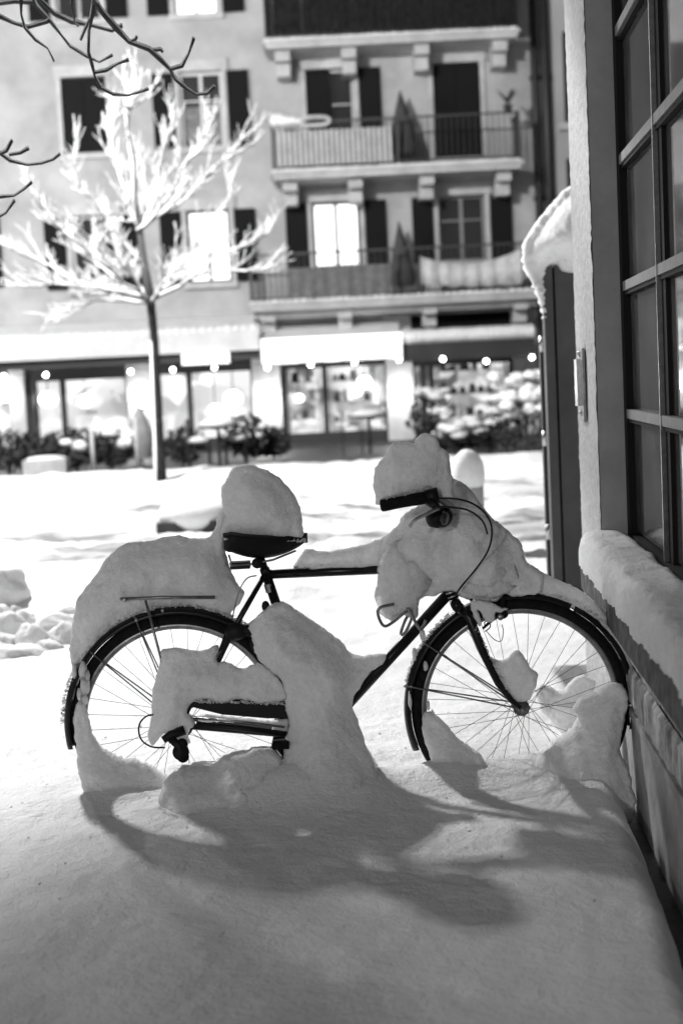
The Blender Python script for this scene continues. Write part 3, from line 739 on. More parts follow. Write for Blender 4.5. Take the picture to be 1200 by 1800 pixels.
cafe_chair(415, TY - .1, 'dark chair right of the snow-capped terrace table', 1)
cafe_table(650, TY + 1.6, 'round table in front of the middle shop window')
cafe_chair(620, TY + 1.2, 'chair left of the table at the middle shop', -1)
cafe_table(890, TY - 1, 'snow-heaped table near the right-hand shrub')

# ------------------------------------------------------------------ snowy tree
def grow(mb, sm, p, d, L, r, depth, rr, droop=0.0, sn=.003):
    n = 6; pts = [p.copy()]; q = p.copy(); dd = d.normalized()
    for i in range(n):
        dd = (dd + Vector((rr.uniform(-1, 1), rr.uniform(-1, 1), rr.uniform(-.7, 1) + droop)) * .13).normalized()
        q = q + dd * L / n; pts.append(q.copy())
    rad = [r * (1 - .55 * i / n) for i in range(n + 1)]
    mb.tube(pts, rad, 6 if depth else 8)
    sr_ = [x * .75 + sn for x in rad]; sr_[-1] = sn * .7
    sm.tube([a + Vector((0, 0, x * .75 + .010)) for a, x in zip(pts, rad)], sr_, 7)
    if depth <= 0: return
    for i in range(2, n + 1):
        if rr.random() < (.8 if depth > 1 else .62):
            for s in range(1 if i < n else 2):
                ax = Vector((rr.uniform(-1, 1), rr.uniform(-1, 1), rr.uniform(-.2, .8))).normalized()
                nd = (dd * 1.0 + ax * .75).normalized()
                grow(mb, sm, pts[i], nd, L * rr.uniform(.42, .62), rad[i] * .62, depth - 1, rr, droop, sn)
TRY = 20.0
tb = at(283, 842, TRY); tf = at(265, 530, TRY)
tree = thing('snowy_tree', 'small leafless street tree thick with bright snow in front of the shops', 'tree', (tb.x, TRY, .1))
tp = [Vector((tb.x, TRY, .05)), Vector((tb.x + .005, TRY, .6)), at(277, 700, TRY), at(272, 600, TRY), tf]
obj('trunk', MB().tube(tp, [.09, .068, .060, .055, .058], 12), M_barkd, tree, True)
obj('trunk_snow', MB().tube([p + Vector((-.045, -.02, 0)) for p in tp[:-1]], [.05, .034, .028, .02], 8), M_snowfar, tree, True)
rr = random.Random(21); limbs = MB(); ls = MB()
leader = [tf, at(255, 470, TRY), at(246, 410, TRY + .05), at(238, 350, TRY), at(236, 290, TRY - .05), at(226, 230, TRY), at(222, 178, TRY)]
limbs.tube(leader, [.07, .05, .038, .028, .02, .014, .008], 8); ls.tube([p + Vector((-.02, -.01, .01)) for p in leader[2:]], [.010, .011, .010, .009, .007], 8)
targets = [(10, 430, 1.0), (45, 505, -.6), (95, 395, .8), (130, 300, -.8), (185, 200, .3), (225, 185, -.3), (300, 215, .6), (350, 250, -1), (425, 245, .5), (470, 412, .8), (455, 470, -.7), (110, 555, .9), (400, 340, 1.4), (60, 350, -1.5), (250, 300, 1.5), (330, 480, -1.2), (205, 470, 1.4), (160, 420, -1.4), (360, 430, 1.2)]
for (px, py, dy) in targets:
    e = at(px, py, TRY + dy); hh = max(0, (430 - py) / 260); s = leader[min(len(leader) - 2, int(rr.uniform(.3, 1) * hh * (len(leader) - 1)))].copy(); v_ = e - s; n = 8; pts = []
    for i in range(n + 1):
        t = i / n; q = s + v_ * t; q.z += .10 * math.sin(math.pi * t) * (-1 if v_.z > .9 else 1)
        q += Vector((rr.uniform(-1, 1), rr.uniform(-1, 1), rr.uniform(-1, 1))) * .04; pts.append(q)
    rad = [.018 * (1 - .72 * i / n) for i in range(n + 1)]
    limbs.tube(pts, rad, 7); ls.tube([a + Vector((0, 0, x * .8 + .012)) for a, x in zip(pts, rad)], [x * .7 + .005 for x in rad[:-1]] + [.004], 8)
    for i in range(2, n + 1):
        d = (pts[i] - pts[i - 1]).normalized()
        for s_ in range(2 if i % 2 else 3):
            ax = Vector((rr.uniform(-1, 1), rr.uniform(-1, 1), rr.uniform(-.3, .8))).normalized()
            grow(limbs, ls, pts[i], (d + ax * .6).normalized(), rr.uniform(.2, .48), rad[i] * .36 + .001, 1, rr, .12)
obj('crown', limbs, M_bark, tree, True); obj('crown_snow', ls, M_snowfar, tree, True)

# ------------------------------------------------------------------ near tree with dark twigs (trunk left of the frame)
NT = thing('overhanging_tree', 'dark bare tree whose snow-dusted twigs hang in at the top left', 'tree', (-3.4, 6.4, .1))
TW = 5.8
C1 = lambda P: [at(x / 2.4, y / 2.4, TW + dy) for x, y, dy in P]
hub = Vector((-3.4, 6.4, 3.6))
obj('trunk', MB().tube([(-3.4, 6.4, 0), (-3.38, 6.4, 1.5), (-3.42, 6.42, 2.8), hub], [.19, .15, .14, .12], 12), M_bark, NT, True)
def q(pts, dy=0): return [(x, y, dy) for x, y in pts]
twigs = [
 ([(330, -160), (370, -60), (400, 0), (430, 50), (490, 120), (545, 180), (630, 215), (680, 255), (720, 295), (745, 340), (790, 385), (830, 405), (880, 400), (912, 368)], .014, .005, 0),
 ([(720, 295), (770, 280), (800, 230), (825, 165)], .007, .005, 0),
 ([(100, -150), (120, -40), (160, 30), (220, 100), (260, 150), (300, 200), (370, 240), (420, 260), (478, 228)], .009, .004, .25),
 ([(400, -20), (392, 60), (378, 130), (375, 220), (390, 280), (400, 320), (430, 370), (480, 400), (540, 405), (600, 385), (630, 375)], .009, .004, .05),
 ([(400, 308), (450, 300), (500, 265), (542, 250)], .006, .005, .05),
 ([(80, -100), (90, 0), (90, 60), (105, 120), (150, 170), (200, 205), (226, 258)], .008, .003, -.15),
 ([(-260, -60), (-100, 20), (0, 70), (60, 100), (120, 115), (200, 100), (215, 90)], .010, .006, -.1),
 ([(100, -120), (170, 0), (230, 60), (300, 95), (370, 105), (470, 130), (512, 105)], .013, .006, .4),
 ([(-200, 10), (-50, 20), (60, 12), (160, 15)], .014, .006, .35),
 ([(545, 180), (575, 165), (583, 150)], .006, .004, 0), ([(630, 215), (680, 210), (690, 222)], .006, .005, 0),
 ([(392, 60), (360, 130), (345, 175)], .006, .004, .05), ([(310, -60), (305, 20), (320, 95), (340, 110)], .006, .003, .2),
 ([(-400, 500), (-150, 590), (0, 650), (40, 680), (110, 700), (170, 695), (220, 675), (250, 650)], .010, .004, .1),
 ([(0, 652), (30, 640), (55, 590)], .007, .005, .1), ([(40, 655), (85, 645), (122, 628)], .006, .005, .1),
 ([(-400, 700), (-120, 820), (0, 835), (60, 830), (100, 800), (132, 770)], .009, .004, -.1),
 ([(-120, 980), (-50, 940), (30, 900), (66, 848)], .007, .004, -.1),
]
for k, (P, r0, r1, dy) in enumerate(twigs):
    S = spline([tuple(at(x / 2.4, y / 2.4, TW + dy)) for x, y in P], .05); n = len(S)
    p3 = np.array(S); w = np.c_[fbm(p3 + k, 9, 2, k), fbm(p3 + k, 9, 2, k + 3), fbm(p3 + k, 9, 2, k + 7)] * .012
    S = S + w * np.linspace(0, 1, n)[:, None]
    rad = [(r0 + (r1 - r0) * i / (n - 1)) * (1 + .25 * math.sin(i * 2.1)) for i in range(n)]; rad[-1] = r1 * 1.5
    o = obj('twig', MB().tube([Vector(s) for s in S], [x * .8 for x in rad], 8), M_bark, NT, True)
    obj('twig_snow', MB().tube([Vector(s) + Vector((-.001, .002, x * .75 + .001)) for s, x in zip(S, rad)], [x * (.65 + .35 * math.sin(i * .9 + k) ** 2) for i, x in enumerate(rad)], 8), M_snow, o, True)
# bigger unseen limbs above and left of the frame, placed to shade the foreground
rr = random.Random(5)
lim = MB(); lsn = MB()
for e in ((-2.0, 9.2, 4.6), (-2.6, 9.5, 4.75), (-1.6, 8.9, 4.75), (-2.9, 8.8, 4.4), (-2.3, 8.9, 4.6), (-3.2, 9.3, 4.65)):
    e = Vector(e); n = 10; pts = [hub.lerp(e, i / n) + Vector((0, 0, .25 * math.sin(math.pi * i / n))) for i in range(n + 1)]
    rad = [.06 * (1 - .7 * i / n) for i in range(n + 1)]; lim.tube(pts, rad, 8); lsn.tube([a + Vector((0, 0, x * .6)) for a, x in zip(pts, rad)], [x * .9 for x in rad], 8)
    for i in range(6, n + 1):
        for s_ in range(3): grow(lim, lsn, pts[i], Vector((rr.uniform(-1, 1), rr.uniform(-.7, .7), rr.uniform(-.22, .32))), rr.uniform(.4, .75), .014, 1 if s_ else 2, rr, 0, .018)
for e in ((-1.55, 5.85, 3.75), (-1.2, 6.3, 4.6), (-2.4, 5.9, 3.0), (-.9, 7.6, 4.9), (-2.2, 8.4, 5.6), (-3.9, 5.2, 5.4), (.4, 6.9, 5.0), (-1.2, 8.6, 4.9), (-.2, 8.2, 5.4), (-2.6, 9.0, 4.7), (-1.9, 9.1, 4.9), (-1.5, 9.2, 5.0), (-2.3, 8.7, 5.0), (-3.0, 9.2, 4.9), (-.9, 9.0, 4.9), (-2.0, 8.2, 4.6), (-3.3, 8.8, 4.6)):
    e = Vector(e); n = 8; pts = [hub.lerp(e, i / n) + Vector((0, 0, .3 * math.sin(math.pi * i / n))) + Vector((rr.uniform(-1, 1), rr.uniform(-1, 1), rr.uniform(-1, 1))) * .03 for i in range(n + 1)]
    rad = [.07 * (1 - .75 * i / n) for i in range(n + 1)]; lim.tube(pts, rad, 8); lsn.tube([a + Vector((0, 0, x * .6)) for a, x in zip(pts, rad)], [x * .8 for x in rad], 8)
    if e.z > 4.3:
        for i in range(3, n + 1):
            for s_ in range(2): grow(lim, lsn, pts[i], Vector((rr.uniform(-.6, 1), rr.uniform(-.8, .8), rr.uniform(.0, .9))), rr.uniform(.5, .9), rad[i] * .6, 2, rr, .05, .016)
obj('crown', lim, M_bark, NT, True); obj('crown_snow', lsn, M_snow, NT, True)

# ------------------------------------------------------------------ near building on the right
nb = thing('roadside_building', 'rough plastered building with dark paned window and snowy sill at the right', 'building', (WX(.6, 4), 4, 0))
YC0, YC1 = 5.30, 6.02; YN = -1.5
def wbox(a0, a1, y0, y1, z0, z1):
    """box whose sides follow the slanting wall line"""
    v = [(WX(a0, y0), y0, z0), (WX(a1, y0), y0, z0), (WX(a1, y1), y1, z0), (WX(a0, y1), y1, z0), (WX(a0, y0), y0, z1), (WX(a1, y0), y0, z1), (WX(a1, y1), y1, z1), (WX(a0, y1), y1, z1)]
    return v, [(0, 3, 2, 1), (4, 5, 6, 7), (0, 1, 5, 4), (1, 2, 6, 5), (2, 3, 7, 6), (3, 0, 4, 7)]
# pillar: finely divided rough left face
pv_ = MB(); ny_, nz_ = 40, 260; P = []
for i in range(nz_ + 1):
    for j in range(ny_ + 1): P.append((0, YC0 + (YC1 - YC0) * j / ny_, .0 + 4.6 * i / nz_))
P = np.array(P); P[:, 0] = .57 + WS * P[:, 1]
k_ = fbm(P, 30, 3, 4) * .006 + fbm(P, 90, 2, 8) * .003; P[:, 0] -= np.abs(k_)
P[:, 1] += np.where(np.isclose(P[:, 1], YC0) | np.isclose(P[:, 1], YC1), 0, 0)
fs = [(i * (ny_ + 1) + j, (i + 1) * (ny_ + 1) + j, (i + 1) * (ny_ + 1) + j + 1, i * (ny_ + 1) + j + 1) for i in range(nz_) for j in range(ny_)]
pv_.add(P.tolist(), fs)
o = obj('corner_face', pv_, M_plaster, nb, True)
m_ = MB(); m_.add(*wbox(.572, .69, YC0 + .002, YC1, 0, 4.6)); m_.add(*wbox(.69, 4.0, YC0 + .3, YC1 - .01, 0, 4.6)); obj('corner_pillar', m_, M_reveal, nb)
# low wall under the window: two courses of rough stone blocks
rb_ = random.Random(12)
for ci, (z0, z1) in enumerate(((.338, .466), (.474, .598))):
    y = 1.2 + ci * .17
    while y < YC0 - .05:
        L_ = rb_.uniform(.30, .46); y1 = min(y + L_, YC0 - .006)
        if YC0 - y1 < .1: y1 = YC0 - .006
        ny_, nz_ = max(6, int((y1 - y) / .02)), 9; pr = rb_.uniform(.0, .010); P = []
        for i in range(nz_ + 1):
            for j in range(ny_ + 1): P.append((0, y + .005 + (y1 - y - .01) * j / ny_, z0 + (z1 - z0) * i / nz_))
        P = np.array(P); ed_ = np.minimum(np.minimum(P[:, 1] - y - .005, y1 - .005 - P[:, 1]), np.minimum(P[:, 2] - z0, z1 - P[:, 2])); 
        P[:, 0] = .574 + WS * P[:, 1] - (pr + .004 * np.clip(ed_ / .02, 0, 1) + np.abs(fbm(P, 24, 3, 14)) * .009) * np.clip(ed_ / .006 + .15, 0, 1)
        F_ = [(i * (ny_ + 1) + j, (i + 1) * (ny_ + 1) + j, (i + 1) * (ny_ + 1) + j + 1, i * (ny_ + 1) + j + 1) for i in range(nz_) for j in range(ny_)]
        link('stone_block', P.tolist(), F_, M_wallst, nb, None, True)
        y = y1 if y1 < YC0 - .01 else 99
m_ = MB(); m_.add(*wbox(.58, 1.2, YN, YC0 - .001, 0.33, .62)); obj('low_wall', m_, M_sill, nb)
m_ = MB(); m_.add(*wbox(.568, 1.2, YN, YC0 - .002, 0, .31)); m_.add(*wbox(.562, .579, YN, YC0 - .004, .305, .332)); obj('plinth', m_, M_plinth, nb)
m_ = MB(); m_.add(*wbox(.50, .70, YN, YC0 + .10, .60, .70)); sill = obj('sill', m_, M_sill, nb)
m_ = MB(); m_.add(*wbox(.66, .78, YN, YC0 - .003, .70, .78)); obj('window_board', m_, M_plinth, nb)
# window
wy = [YC0 - .005, 4.38, 3.44, 2.5, 1.56, .62, -.32, -1.5]; wz = [.80, 1.235, 1.68, 2.115, 2.55, 2.99, 3.43, 3.9]
fr = MB(); fr.add(*wbox(.665, .74, YC0 - .075, YC0 - .001, .78, 4.2)); fr.add(*wbox(.666, .74, YN, YC0 - .08, .781, .81)); 
win = obj('window', fr, M_frame, nb)
for y in wy[1:-1]:
    m_ = MB(); m_.add(*wbox(.676, .75, y - .045, y + .045, .811, 4.1)); obj('mullion', m_, M_frame, win)
    m_ = MB(); m_.add(*wbox(.660, .6755, y + .026, y + .034, .812, 4.1)); obj('mullion_edge', m_, M_chrome, win)
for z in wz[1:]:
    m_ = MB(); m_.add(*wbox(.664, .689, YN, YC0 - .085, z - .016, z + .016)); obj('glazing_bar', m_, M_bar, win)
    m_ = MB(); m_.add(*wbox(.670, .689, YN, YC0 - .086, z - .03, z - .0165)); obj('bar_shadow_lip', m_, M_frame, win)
for i in range(len(wy) - 1):
    for j in range(len(wz) - 1):
        m_ = MB(); m_.add(*wbox(.690, .696, wy[i + 1] + .046, wy[i] - (.046 if i else .075), wz[j] + .017, wz[j + 1] - .031)); obj('pane', m_, M_wglass, win)
m_ = MB(); m_.add(*wbox(.76, 4.0, YN, YC0 - .01, .0, 4.5)); obj('interior_core', m_, M_frame, nb)
# glossy plate on the corner
yp0, yp1 = 5.50, 5.60; zp0 = at(1030, 742, 5.6).z; zp1 = at(1025, 612, 5.6).z
pt = thing('wall_plate', 'narrow glossy metal handle plate fixed to the plaster corner', 'plate', (WX(.56, 5.7), 5.7, zp0))
m_ = MB(); m_.add(*wbox(.553, .563, 5.62, 5.80, zp0, zp1)); obj('back_plate', m_, M_steel, pt)
m_ = MB(); m_.add(*wbox(.535, .5525, 5.66, 5.76, zp0 + .06, zp1 - .04)); obj('face', m_, M_chrome, pt)
for z in (zp0 + .03, zp1 - .02): obj('screw', MB().blob((WX(.55, 5.71), 5.71, z), .008, .012, .012, 10, 6, 0), M_chrome, pt, True)
# snow on sill
NS, NC = 330, 26; P = []
for i in range(NS + 1):
    y = 1.2 + (5.47 - 1.2) * i / NS; endf = math.sqrt(max(0, 1 - max(0, (y - 5.32) / .15) ** 2)) if y < 5.47 else 0
    for j in range(NC + 1):
        t = j / NC; a = math.pi * (1 - t); aa = .58 + .092 * math.copysign(abs(math.cos(a)) ** .6, math.cos(a)); zz = .700 + .118 * abs(math.sin(a)) ** .45
        ed = .07 * max(0, endf) ** 1
        aa = .585 + (aa - .585) * (.35 + .65 * endf); zz = .70 + (zz - .70) * endf
        if t < .12: zz -= .008 * (1 - t / .12)
        P.append((aa, y, zz))
P = np.array(P); P[:, 0] += WS * P[:, 1]
P += np.c_[fbm(P, 3.5, 2, 41) * .010 + fbm(P, 14, 3, 43) * .010 + fbm(P, 48, 3, 1) * .006, fbm(P, 50, 3, 7) * .005, fbm(P, 3.2, 2, 44) * .020 + fbm(P, 13, 3, 46) * .010 + fbm(P, 50, 3, 2) * .007]
fs = [(i * (NC + 1) + j, i * (NC + 1) + j + 1, (i + 1) * (NC + 1) + j + 1, (i + 1) * (NC + 1) + j) for i in range(NS) for j in range(NC)]
tag(link('sill_snow', P.tolist(), fs, M_snow, None, (WX(.58, 4), 4, .7), True), 'long rounded ridge of snow lying on the window sill of the plastered building', 'snow')
# dark steel door leaf and post beyond the corner
GY_ = 7.7
dr = thing('metal_door', 'tall dark grey metal door leaf standing behind the plaster corner', 'door', (at(990, 1080, GY_).x, GY_, .1))
xa, xb = at(962, 760, GY_).x, at(978, 760, GY_).x; ztop = at(985, 462, GY_).z
obj('post', MB().box(xa, xb, GY_ - .03, GY_ + .05, 0, ztop), M_gate, dr)
xc, xd = at(983, 760, GY_).x, at(1052, 760, GY_).x
obj('leaf', MB().box(xc, xd, GY_ - .01, GY_ + .05, 0, ztop - .01), M_gate, dr)
obj('gap_strip', MB().box(xb, xc, GY_ + .01, GY_ + .045, 0, ztop - .02), M_frame, dr)
xe = at(957, 760, GY_ + .2).x
obj('rear_post', MB().box(xe - .01, xe + .03, GY_ + .2, GY_ + .25, 0, ztop - .45), M_pipe, dr)
for z in (.5, 1.0, 1.5): obj('hinge', MB().tube([(xe + .0, GY_ + .18, z), (xe + .0, GY_ + .18, z + .08)], .018, 8), M_chrome, dr, True)
obj('canopy', MB().box(at(992, 450, GY_).x, xd + .6, GY_ + .05, GY_ + .6, ztop + .0, ztop + .05), M_gate, dr)
lump('canopy_snow', [(1100, 290), (1030, 312), (1008, 323), (990, 334), (967, 360), (947, 383), (930, 407), (920, 430), (918, 457), (927, 483), (937, 507), (947, 533), (954, 560), (960, 572), (959, 540), (957, 500), (960, 476), (968, 467), (978, 468), (987, 478), (1012, 482), (1100, 484)], GY_, .30, 'big drooping hood of snow over the top of the dark metal door', 61, step=.016, back=.7, rough=.006)

# ------------------------------------------------------------------ street lamps (outside the frame)
def street_lamp(loc, watt, label, soft, side):
    t = thing('street_lamp', label, 'street lamp', (loc.x + side * 1.1, loc.y, 0), 'street lamps along the road')
    x = loc.x + side * 1.1; z = loc.z
    obj('pole', MB().tube([(x, loc.y, 0), (x, loc.y, z * .6), (x, loc.y, z + .3)], [.09, .07, .05], 12), M_steel, t, True)
    obj('arm', MB().tube([(x, loc.y, z + .3), (x - side * .5, loc.y, z + .5), (loc.x, loc.y, z + .38)], .035, 10), M_steel, t, True)
    obj('lamp_head', MB().box(loc.x - .22, loc.x + .22, loc.y - .14, loc.y + .14, z + .26, z + .36), M_dark, t)
    obj('diffuser', MB().box(loc.x - .18, loc.x + .18, loc.y - .11, loc.y + .11, z + .235, z + .258), M_lamp, t)
    ld = bpy.data.lights.new('lamp_light', 'POINT'); ld.energy = watt; ld.shadow_soft_size = soft
    lo = bpy.data.objects.new('lamp_light', ld); COL.objects.link(lo); lo.parent = t; lo.location = (loc.x - x, 0, z)
street_lamp(KEY_LOC, KEY_W, 'street lamp just beyond the left of the view that throws the bicycle shadow', .36, -1)
street_lamp(STREET_LOC, STREET_W, 'street lamp at the left lighting the snowy tree and shops', .2, -1)
street_lamp(BACK_LOC, BACK_W, 'unseen street lamp added behind the viewer as fill', .25, -1)

# ------------------------------------------------------------------ things on the street
p = at(333, 944, 12.6); bn = thing('concrete_block', 'low dark block under a flat cap of snow in the street', 'block', (p.x, 12.6, 0))
x0, x1 = at(275, 930, 12.6).x, at(398, 925, 12.6).x; zb_ = at(330, 950, 12.6).z; zt_ = at(330, 918, 12.6).z
obj('body', MB().box(x0, x1, 12.6, 13.1, 0, zt_), M_umb, bn)
obj('snow_cap', MB().blob(((x0 + x1) / 2, 12.85, zt_ + .03), (x1 - x0) / 2 * 1.03, .3, .19, 26, 12, .08, 5), M_snow, bn, True)
p = at(822, 850, 9.5); bo = thing('bollard', 'grey rounded snow-capped bollard behind the handlebar', 'bollard', (p.x, 9.5, 0)); w = 27 * 9.5 / FPX
zt_ = at(822, 825, 9.5).z
obj('shaft', MB().tube([(p.x, 9.5, 0), (p.x, 9.5, zt_ - .05)], w, 20), M_slat, bo, True)
obj('snow_cap', MB().blob((p.x, 9.5, zt_ - .04), w * 1.12, w * 1.12, .17, 20, 12, .06, 4), M_snow, bo, True)
chunks = [(-14, 1052, 8.4, .15, .13), (12, 1118, 7.5, .090, .085), (58, 1128, 7.3, .068, .06), (35, 1098, 7.9, .08, .05), (98, 1105, 7.7, .08, .05), (86, 1080, 8.3, .06, .05), (-25, 1090, 8.0, .10, .07), (30, 1160, 7.0, .13, .05), (-40, 1150, 7.1, .12, .06), (115, 1130, 7.3, .08, .06), (70, 1070, 8.6, .07, .05), (30, 1078, 8.5, .08, .05), (20, 1090, 8.2, .07, .06), (120, 1088, 8.1, .05, .05), (-10, 1140, 7.3, .09, .06), (85, 1150, 7.1, .07, .045)]
cl_ = ['largest snow boulder at the left edge of the street', 'round snow ball in the foremost row at the left edge', 'round snow ball beside the foremost one near the rear wheel', 'flat snow lump behind the two round balls', 'snow lump tucked behind the rear tyre', 'small snow lump above the pile near the rear fender', 'snow lump half cut by the left edge of the picture', 'long low slab of snow in front of the pile', 'low snow slab leaving the left edge in front', 'snow lump touching the left of the rear fender snow', 'small snow lump at the back right of the pile', 'small snow lump at the back middle of the pile', 'snow lump on top of the middle of the pile', 'smallest snow lump at the right end of the pile', 'snow lump between slab and round balls at the left edge', 'low snow lump at the right foot of the pile']
for i, (px, py, Y, w, h) in enumerate(chunks):
    p = at(px, py, Y); tag(obj('snow_chunk', MB().blob((p.x, Y, p.z), w * 1.35, w * 1.2, h * 1.45, 36, 22, .38, i + 40), M_snow, None, True, (p.x, Y, p.z - h)), cl_[i], 'snow', 'snow lumps piled at the left')

# ------------------------------------------------------------------ BICYCLE
BY = 4.60
bike = thing('bicycle', 'black city bicycle half buried in snow, parked against the wall', 'bicycle', (.05, BY, 0))
def Bp(px, py, dy=0): return at(px, py, BY + dy)
RH = Bp(318, 1268); FH = Bp(914, 1241)
def torus_arc(c, Rr, prof, a0, a1, n, closed=False):
    """sweep profile [(dr,dy)] round centre c in the XZ plane; angles in degrees, 0=+X, 90=up"""
    vs = []; m_ = len(prof)
    for i in range(n if closed else n + 1):
        a = R(a0 + (a1 - a0) * i / n)
        for dr, dy in prof: vs.append((c.x + (Rr + dr) * math.cos(a), c.y + dy, c.z + (Rr + dr) * math.sin(a)))
    fs = []
    for i in range(n):
        i2 = (i + 1) % n if closed else i + 1
        for j in range(m_): fs.append((i * m_ + j, i * m_ + (j + 1) % m_, i2 * m_ + (j + 1) % m_, i2 * m_ + j))
    if not closed: fs += [tuple(range(m_))[::-1], tuple(n * m_ + j for j in range(m_))]
    return MB().add(vs, fs)
circ = lambda r, n=12, sy=1: [(r * math.cos(2 * math.pi * k / n), r * sy * math.sin(2 * math.pi * k / n)) for k in range(n)]
RT = .345
def wheel(c, seed):
    rimp = [(-.010, -.011), (.008, -.012), (.010, -.004), (.002, 0), (.010, .004), (.008, .012), (-.010, .011), (-.013, 0)]
    w = obj('wheel', torus_arc(c, .308, rimp, 0, 360, 96, True), M_steel, bike, True)
    obj('tyre', torus_arc(c, .326, circ(.0185, 14), 0, 360, 110, True), M_rubber, w, True)
    hb = MB().tube([c + Vector((0, y, 0)) for y in (-.052, -.046, -.036, -.030, -.025, .025, .030, .036, .046, .052)], [.006, .010, .012, .026, .014, .014, .026, .012, .010, .006], 18)
    obj('hub', hb, M_steel, w, True)
    n = 36; rs = random.Random(seed)
    for k in range(n):
        a = 2 * math.pi * k / n + .05; side = -1 if k % 2 else 1; tw = (1 if (k // 2) % 2 else -1) * 1.15
        p0 = c + Vector((.024 * math.cos(a + tw), side * .031, .024 * math.sin(a + tw))); p1 = c + Vector((.298 * math.cos(a), side * .003, .298 * math.sin(a)))
        obj('spoke', MB().tube([p0, p1], .0009, 5), M_spoke, w)
    return w
wheel(RH, 1); wheel(FH, 2)
# fenders: half pipe
fprof = []
for k in range(9):
    a = math.pi * k / 8; fprof.append((.022 * math.sin(a) - .006, -.028 * math.cos(a)))
for k in range(9):
    a = math.pi * (8 - k) / 8; fprof.append((.0195 * math.sin(a) - .006, -.0255 * math.cos(a)))
fen_r = obj('fender', torus_arc(RH, .352, fprof, 46, 191, 60), M_black, bike, True)
fen_f = obj('fender', torus_arc(FH, .352, fprof, 62, 200, 60), M_black, bike, True)
obj('fender', torus_arc(FH, .352, fprof, -14, 60, 40), M_black, bike, True)
obj('mud_flap', MB().add(*(lambda p, q_: ([(p.x - .012, BY - .03, p.z), (p.x - .012, BY + .03, p.z), (q_.x, BY + .03, q_.z), (q_.x, BY - .03, q_.z), (p.x + .0, BY - .03, p.z + .005), (p.x + .0, BY + .03, p.z + .005), (q_.x + .012, BY + .03, q_.z + .003), (q_.x + .012, BY - .03, q_.z + .003)], [(0, 1, 2, 3), (7, 6, 5, 4), (0, 4, 5, 1), (1, 5, 6, 2), (2, 6, 7, 3), (3, 7, 4, 0)]))(Bp(135, 1195), Bp(121, 1233))), M_plast, fen_r)
# fender stays
def stay(h, px, py, s=1):
    obj('fender_stay', MB().tube([h + Vector((0, s * -.045, 0)), Bp(px, py, s * -.032)], .0026, 6), M_steel, bike, True)
for s in (1, -1):
    stay(RH, 159, 1146, s); stay(RH, 236, 1083, s)
    stay(FH, 746, 1131, s); stay(FH, 714, 1206, s)
for px, py in ((240, 1090), (286, 1073), (744, 1130), (712, 1206)): obj('stay_clip', MB().blob(Bp(px, py, -.03), .006, .006, .006, 8, 6, 0), M_chrome, bike, True)
# frame
ST_ = Bp(467, 1007); BB = Bp(562, 1292); HT = Bp(772, 985); HB = Bp(796, 1052)
def tube_part(name, P, r, m=M_black, n=14): return obj(name, MB().tube(P, r, n), m, bike, True)
tube_part('seat_tube', [ST_ + (ST_ - BB).normalized() * .015, BB], .0155)
tube_part('top_tube', [ST_ + Vector((0, 0, -.005)), HT + Vector((0, 0, -.02))], .015)
tube_part('down_tube', [HB + Vector((-.01, 0, .02)), BB], .0175)
tube_part('head_tube', [HT + (HT - HB).normalized() * .02, HB], .020)
tube_part('bottom_bracket', [BB + Vector((0, -.036, 0)), BB + Vector((0, .036, 0))], .022)
for s in (-1, 1):
    v = Vector((0, s, 0))
    tube_part('seat_stay', [ST_ + v * .012, ST_.lerp(RH, .3) + v * .03, ST_.lerp(RH, .55) + v * .045, RH + v * .058], .0085)
    tube_part('chain_stay', [BB + v * .02, BB.lerp(RH, .35) + v * .042, RH + v * .056], .0095)
    crown = HB + Vector((.008, 0, -.02))
    b0 = Bp(822, 1082) + v * .045; b1 = Bp(846, 1142) + v * .048; b2 = Bp(872, 1195) + v * .05; b3 = Bp(895, 1225) + v * .052; b4 = FH + v * .055
    tube_part('fork_blade', [crown + v * .02, b0, b1, b2, b3, b4], [.015, .0155, .0135, .0115, .0095, .008])
tube_part('fork_crown', [HB + Vector((.008, -.05, -.018)), HB + Vector((.008, .05, -.018))], .018)
tube_part('axle_nut', [FH + Vector((0, -.05, 0)), FH + Vector((0, -.068, 0))], .011, M_steel)
for z in ((802, 1062), (812, 1066)): tube_part('headset_ring', [HB.lerp(HT, .05 if z[0] == 802 else .16) - Vector((0, 0, 0)), HB.lerp(HT, .09 if z[0] == 802 else .20)], .0235, M_chrome)
# seat post, clamp, saddle
SP = ST_ + (ST_ - BB).normalized() * .055
tube_part('seat_post', [ST_, SP], .0125, M_black)
tube_part('seat_clamp', [ST_ + Vector((0, -.02, .008)), ST_ + Vector((0, .02, .008))], .013)
tube_part('saddle_clamp', [Bp(452, 990, -.03), Bp(452, 990, .03)], .017, M_plast)
sad = MB(); K = 22; J = 14; vs = []
xL, xR = Bp(394, 945).x, Bp(541, 955).x; zT = Bp(465, 940).z
for i in range(K + 1):
    t = i / K; x = xL + (xR - xL) * t
    hw = .078 * (1 - t) ** .7 * min(1, (t + .02) / .14) ** .4 + .018 * (1 - max(0, t - .93) / .07 * .6)
    if t < .01: hw = .045
    tip = .010 + .050 * math.sin(math.pi * min(1, .18 + t * .86)) ** .8 + (.010 if t < .7 else .010)
    zt_ = zT + .012 * (1 - t) * (1 if t > .05 else .6) - .006 * math.sin(math.pi * t) - .012 * t
    for j in range(J):
        a = 2 * math.pi * j / J; ca, sa = math.cos(a), math.sin(a)
        z = zt_ + (sa * .012 if sa > 0 else 0) - (tip * (-sa) if sa < 0 else 0)
        vs.append((x, BY + ca * hw * (1 if sa > -.3 else .8), z))
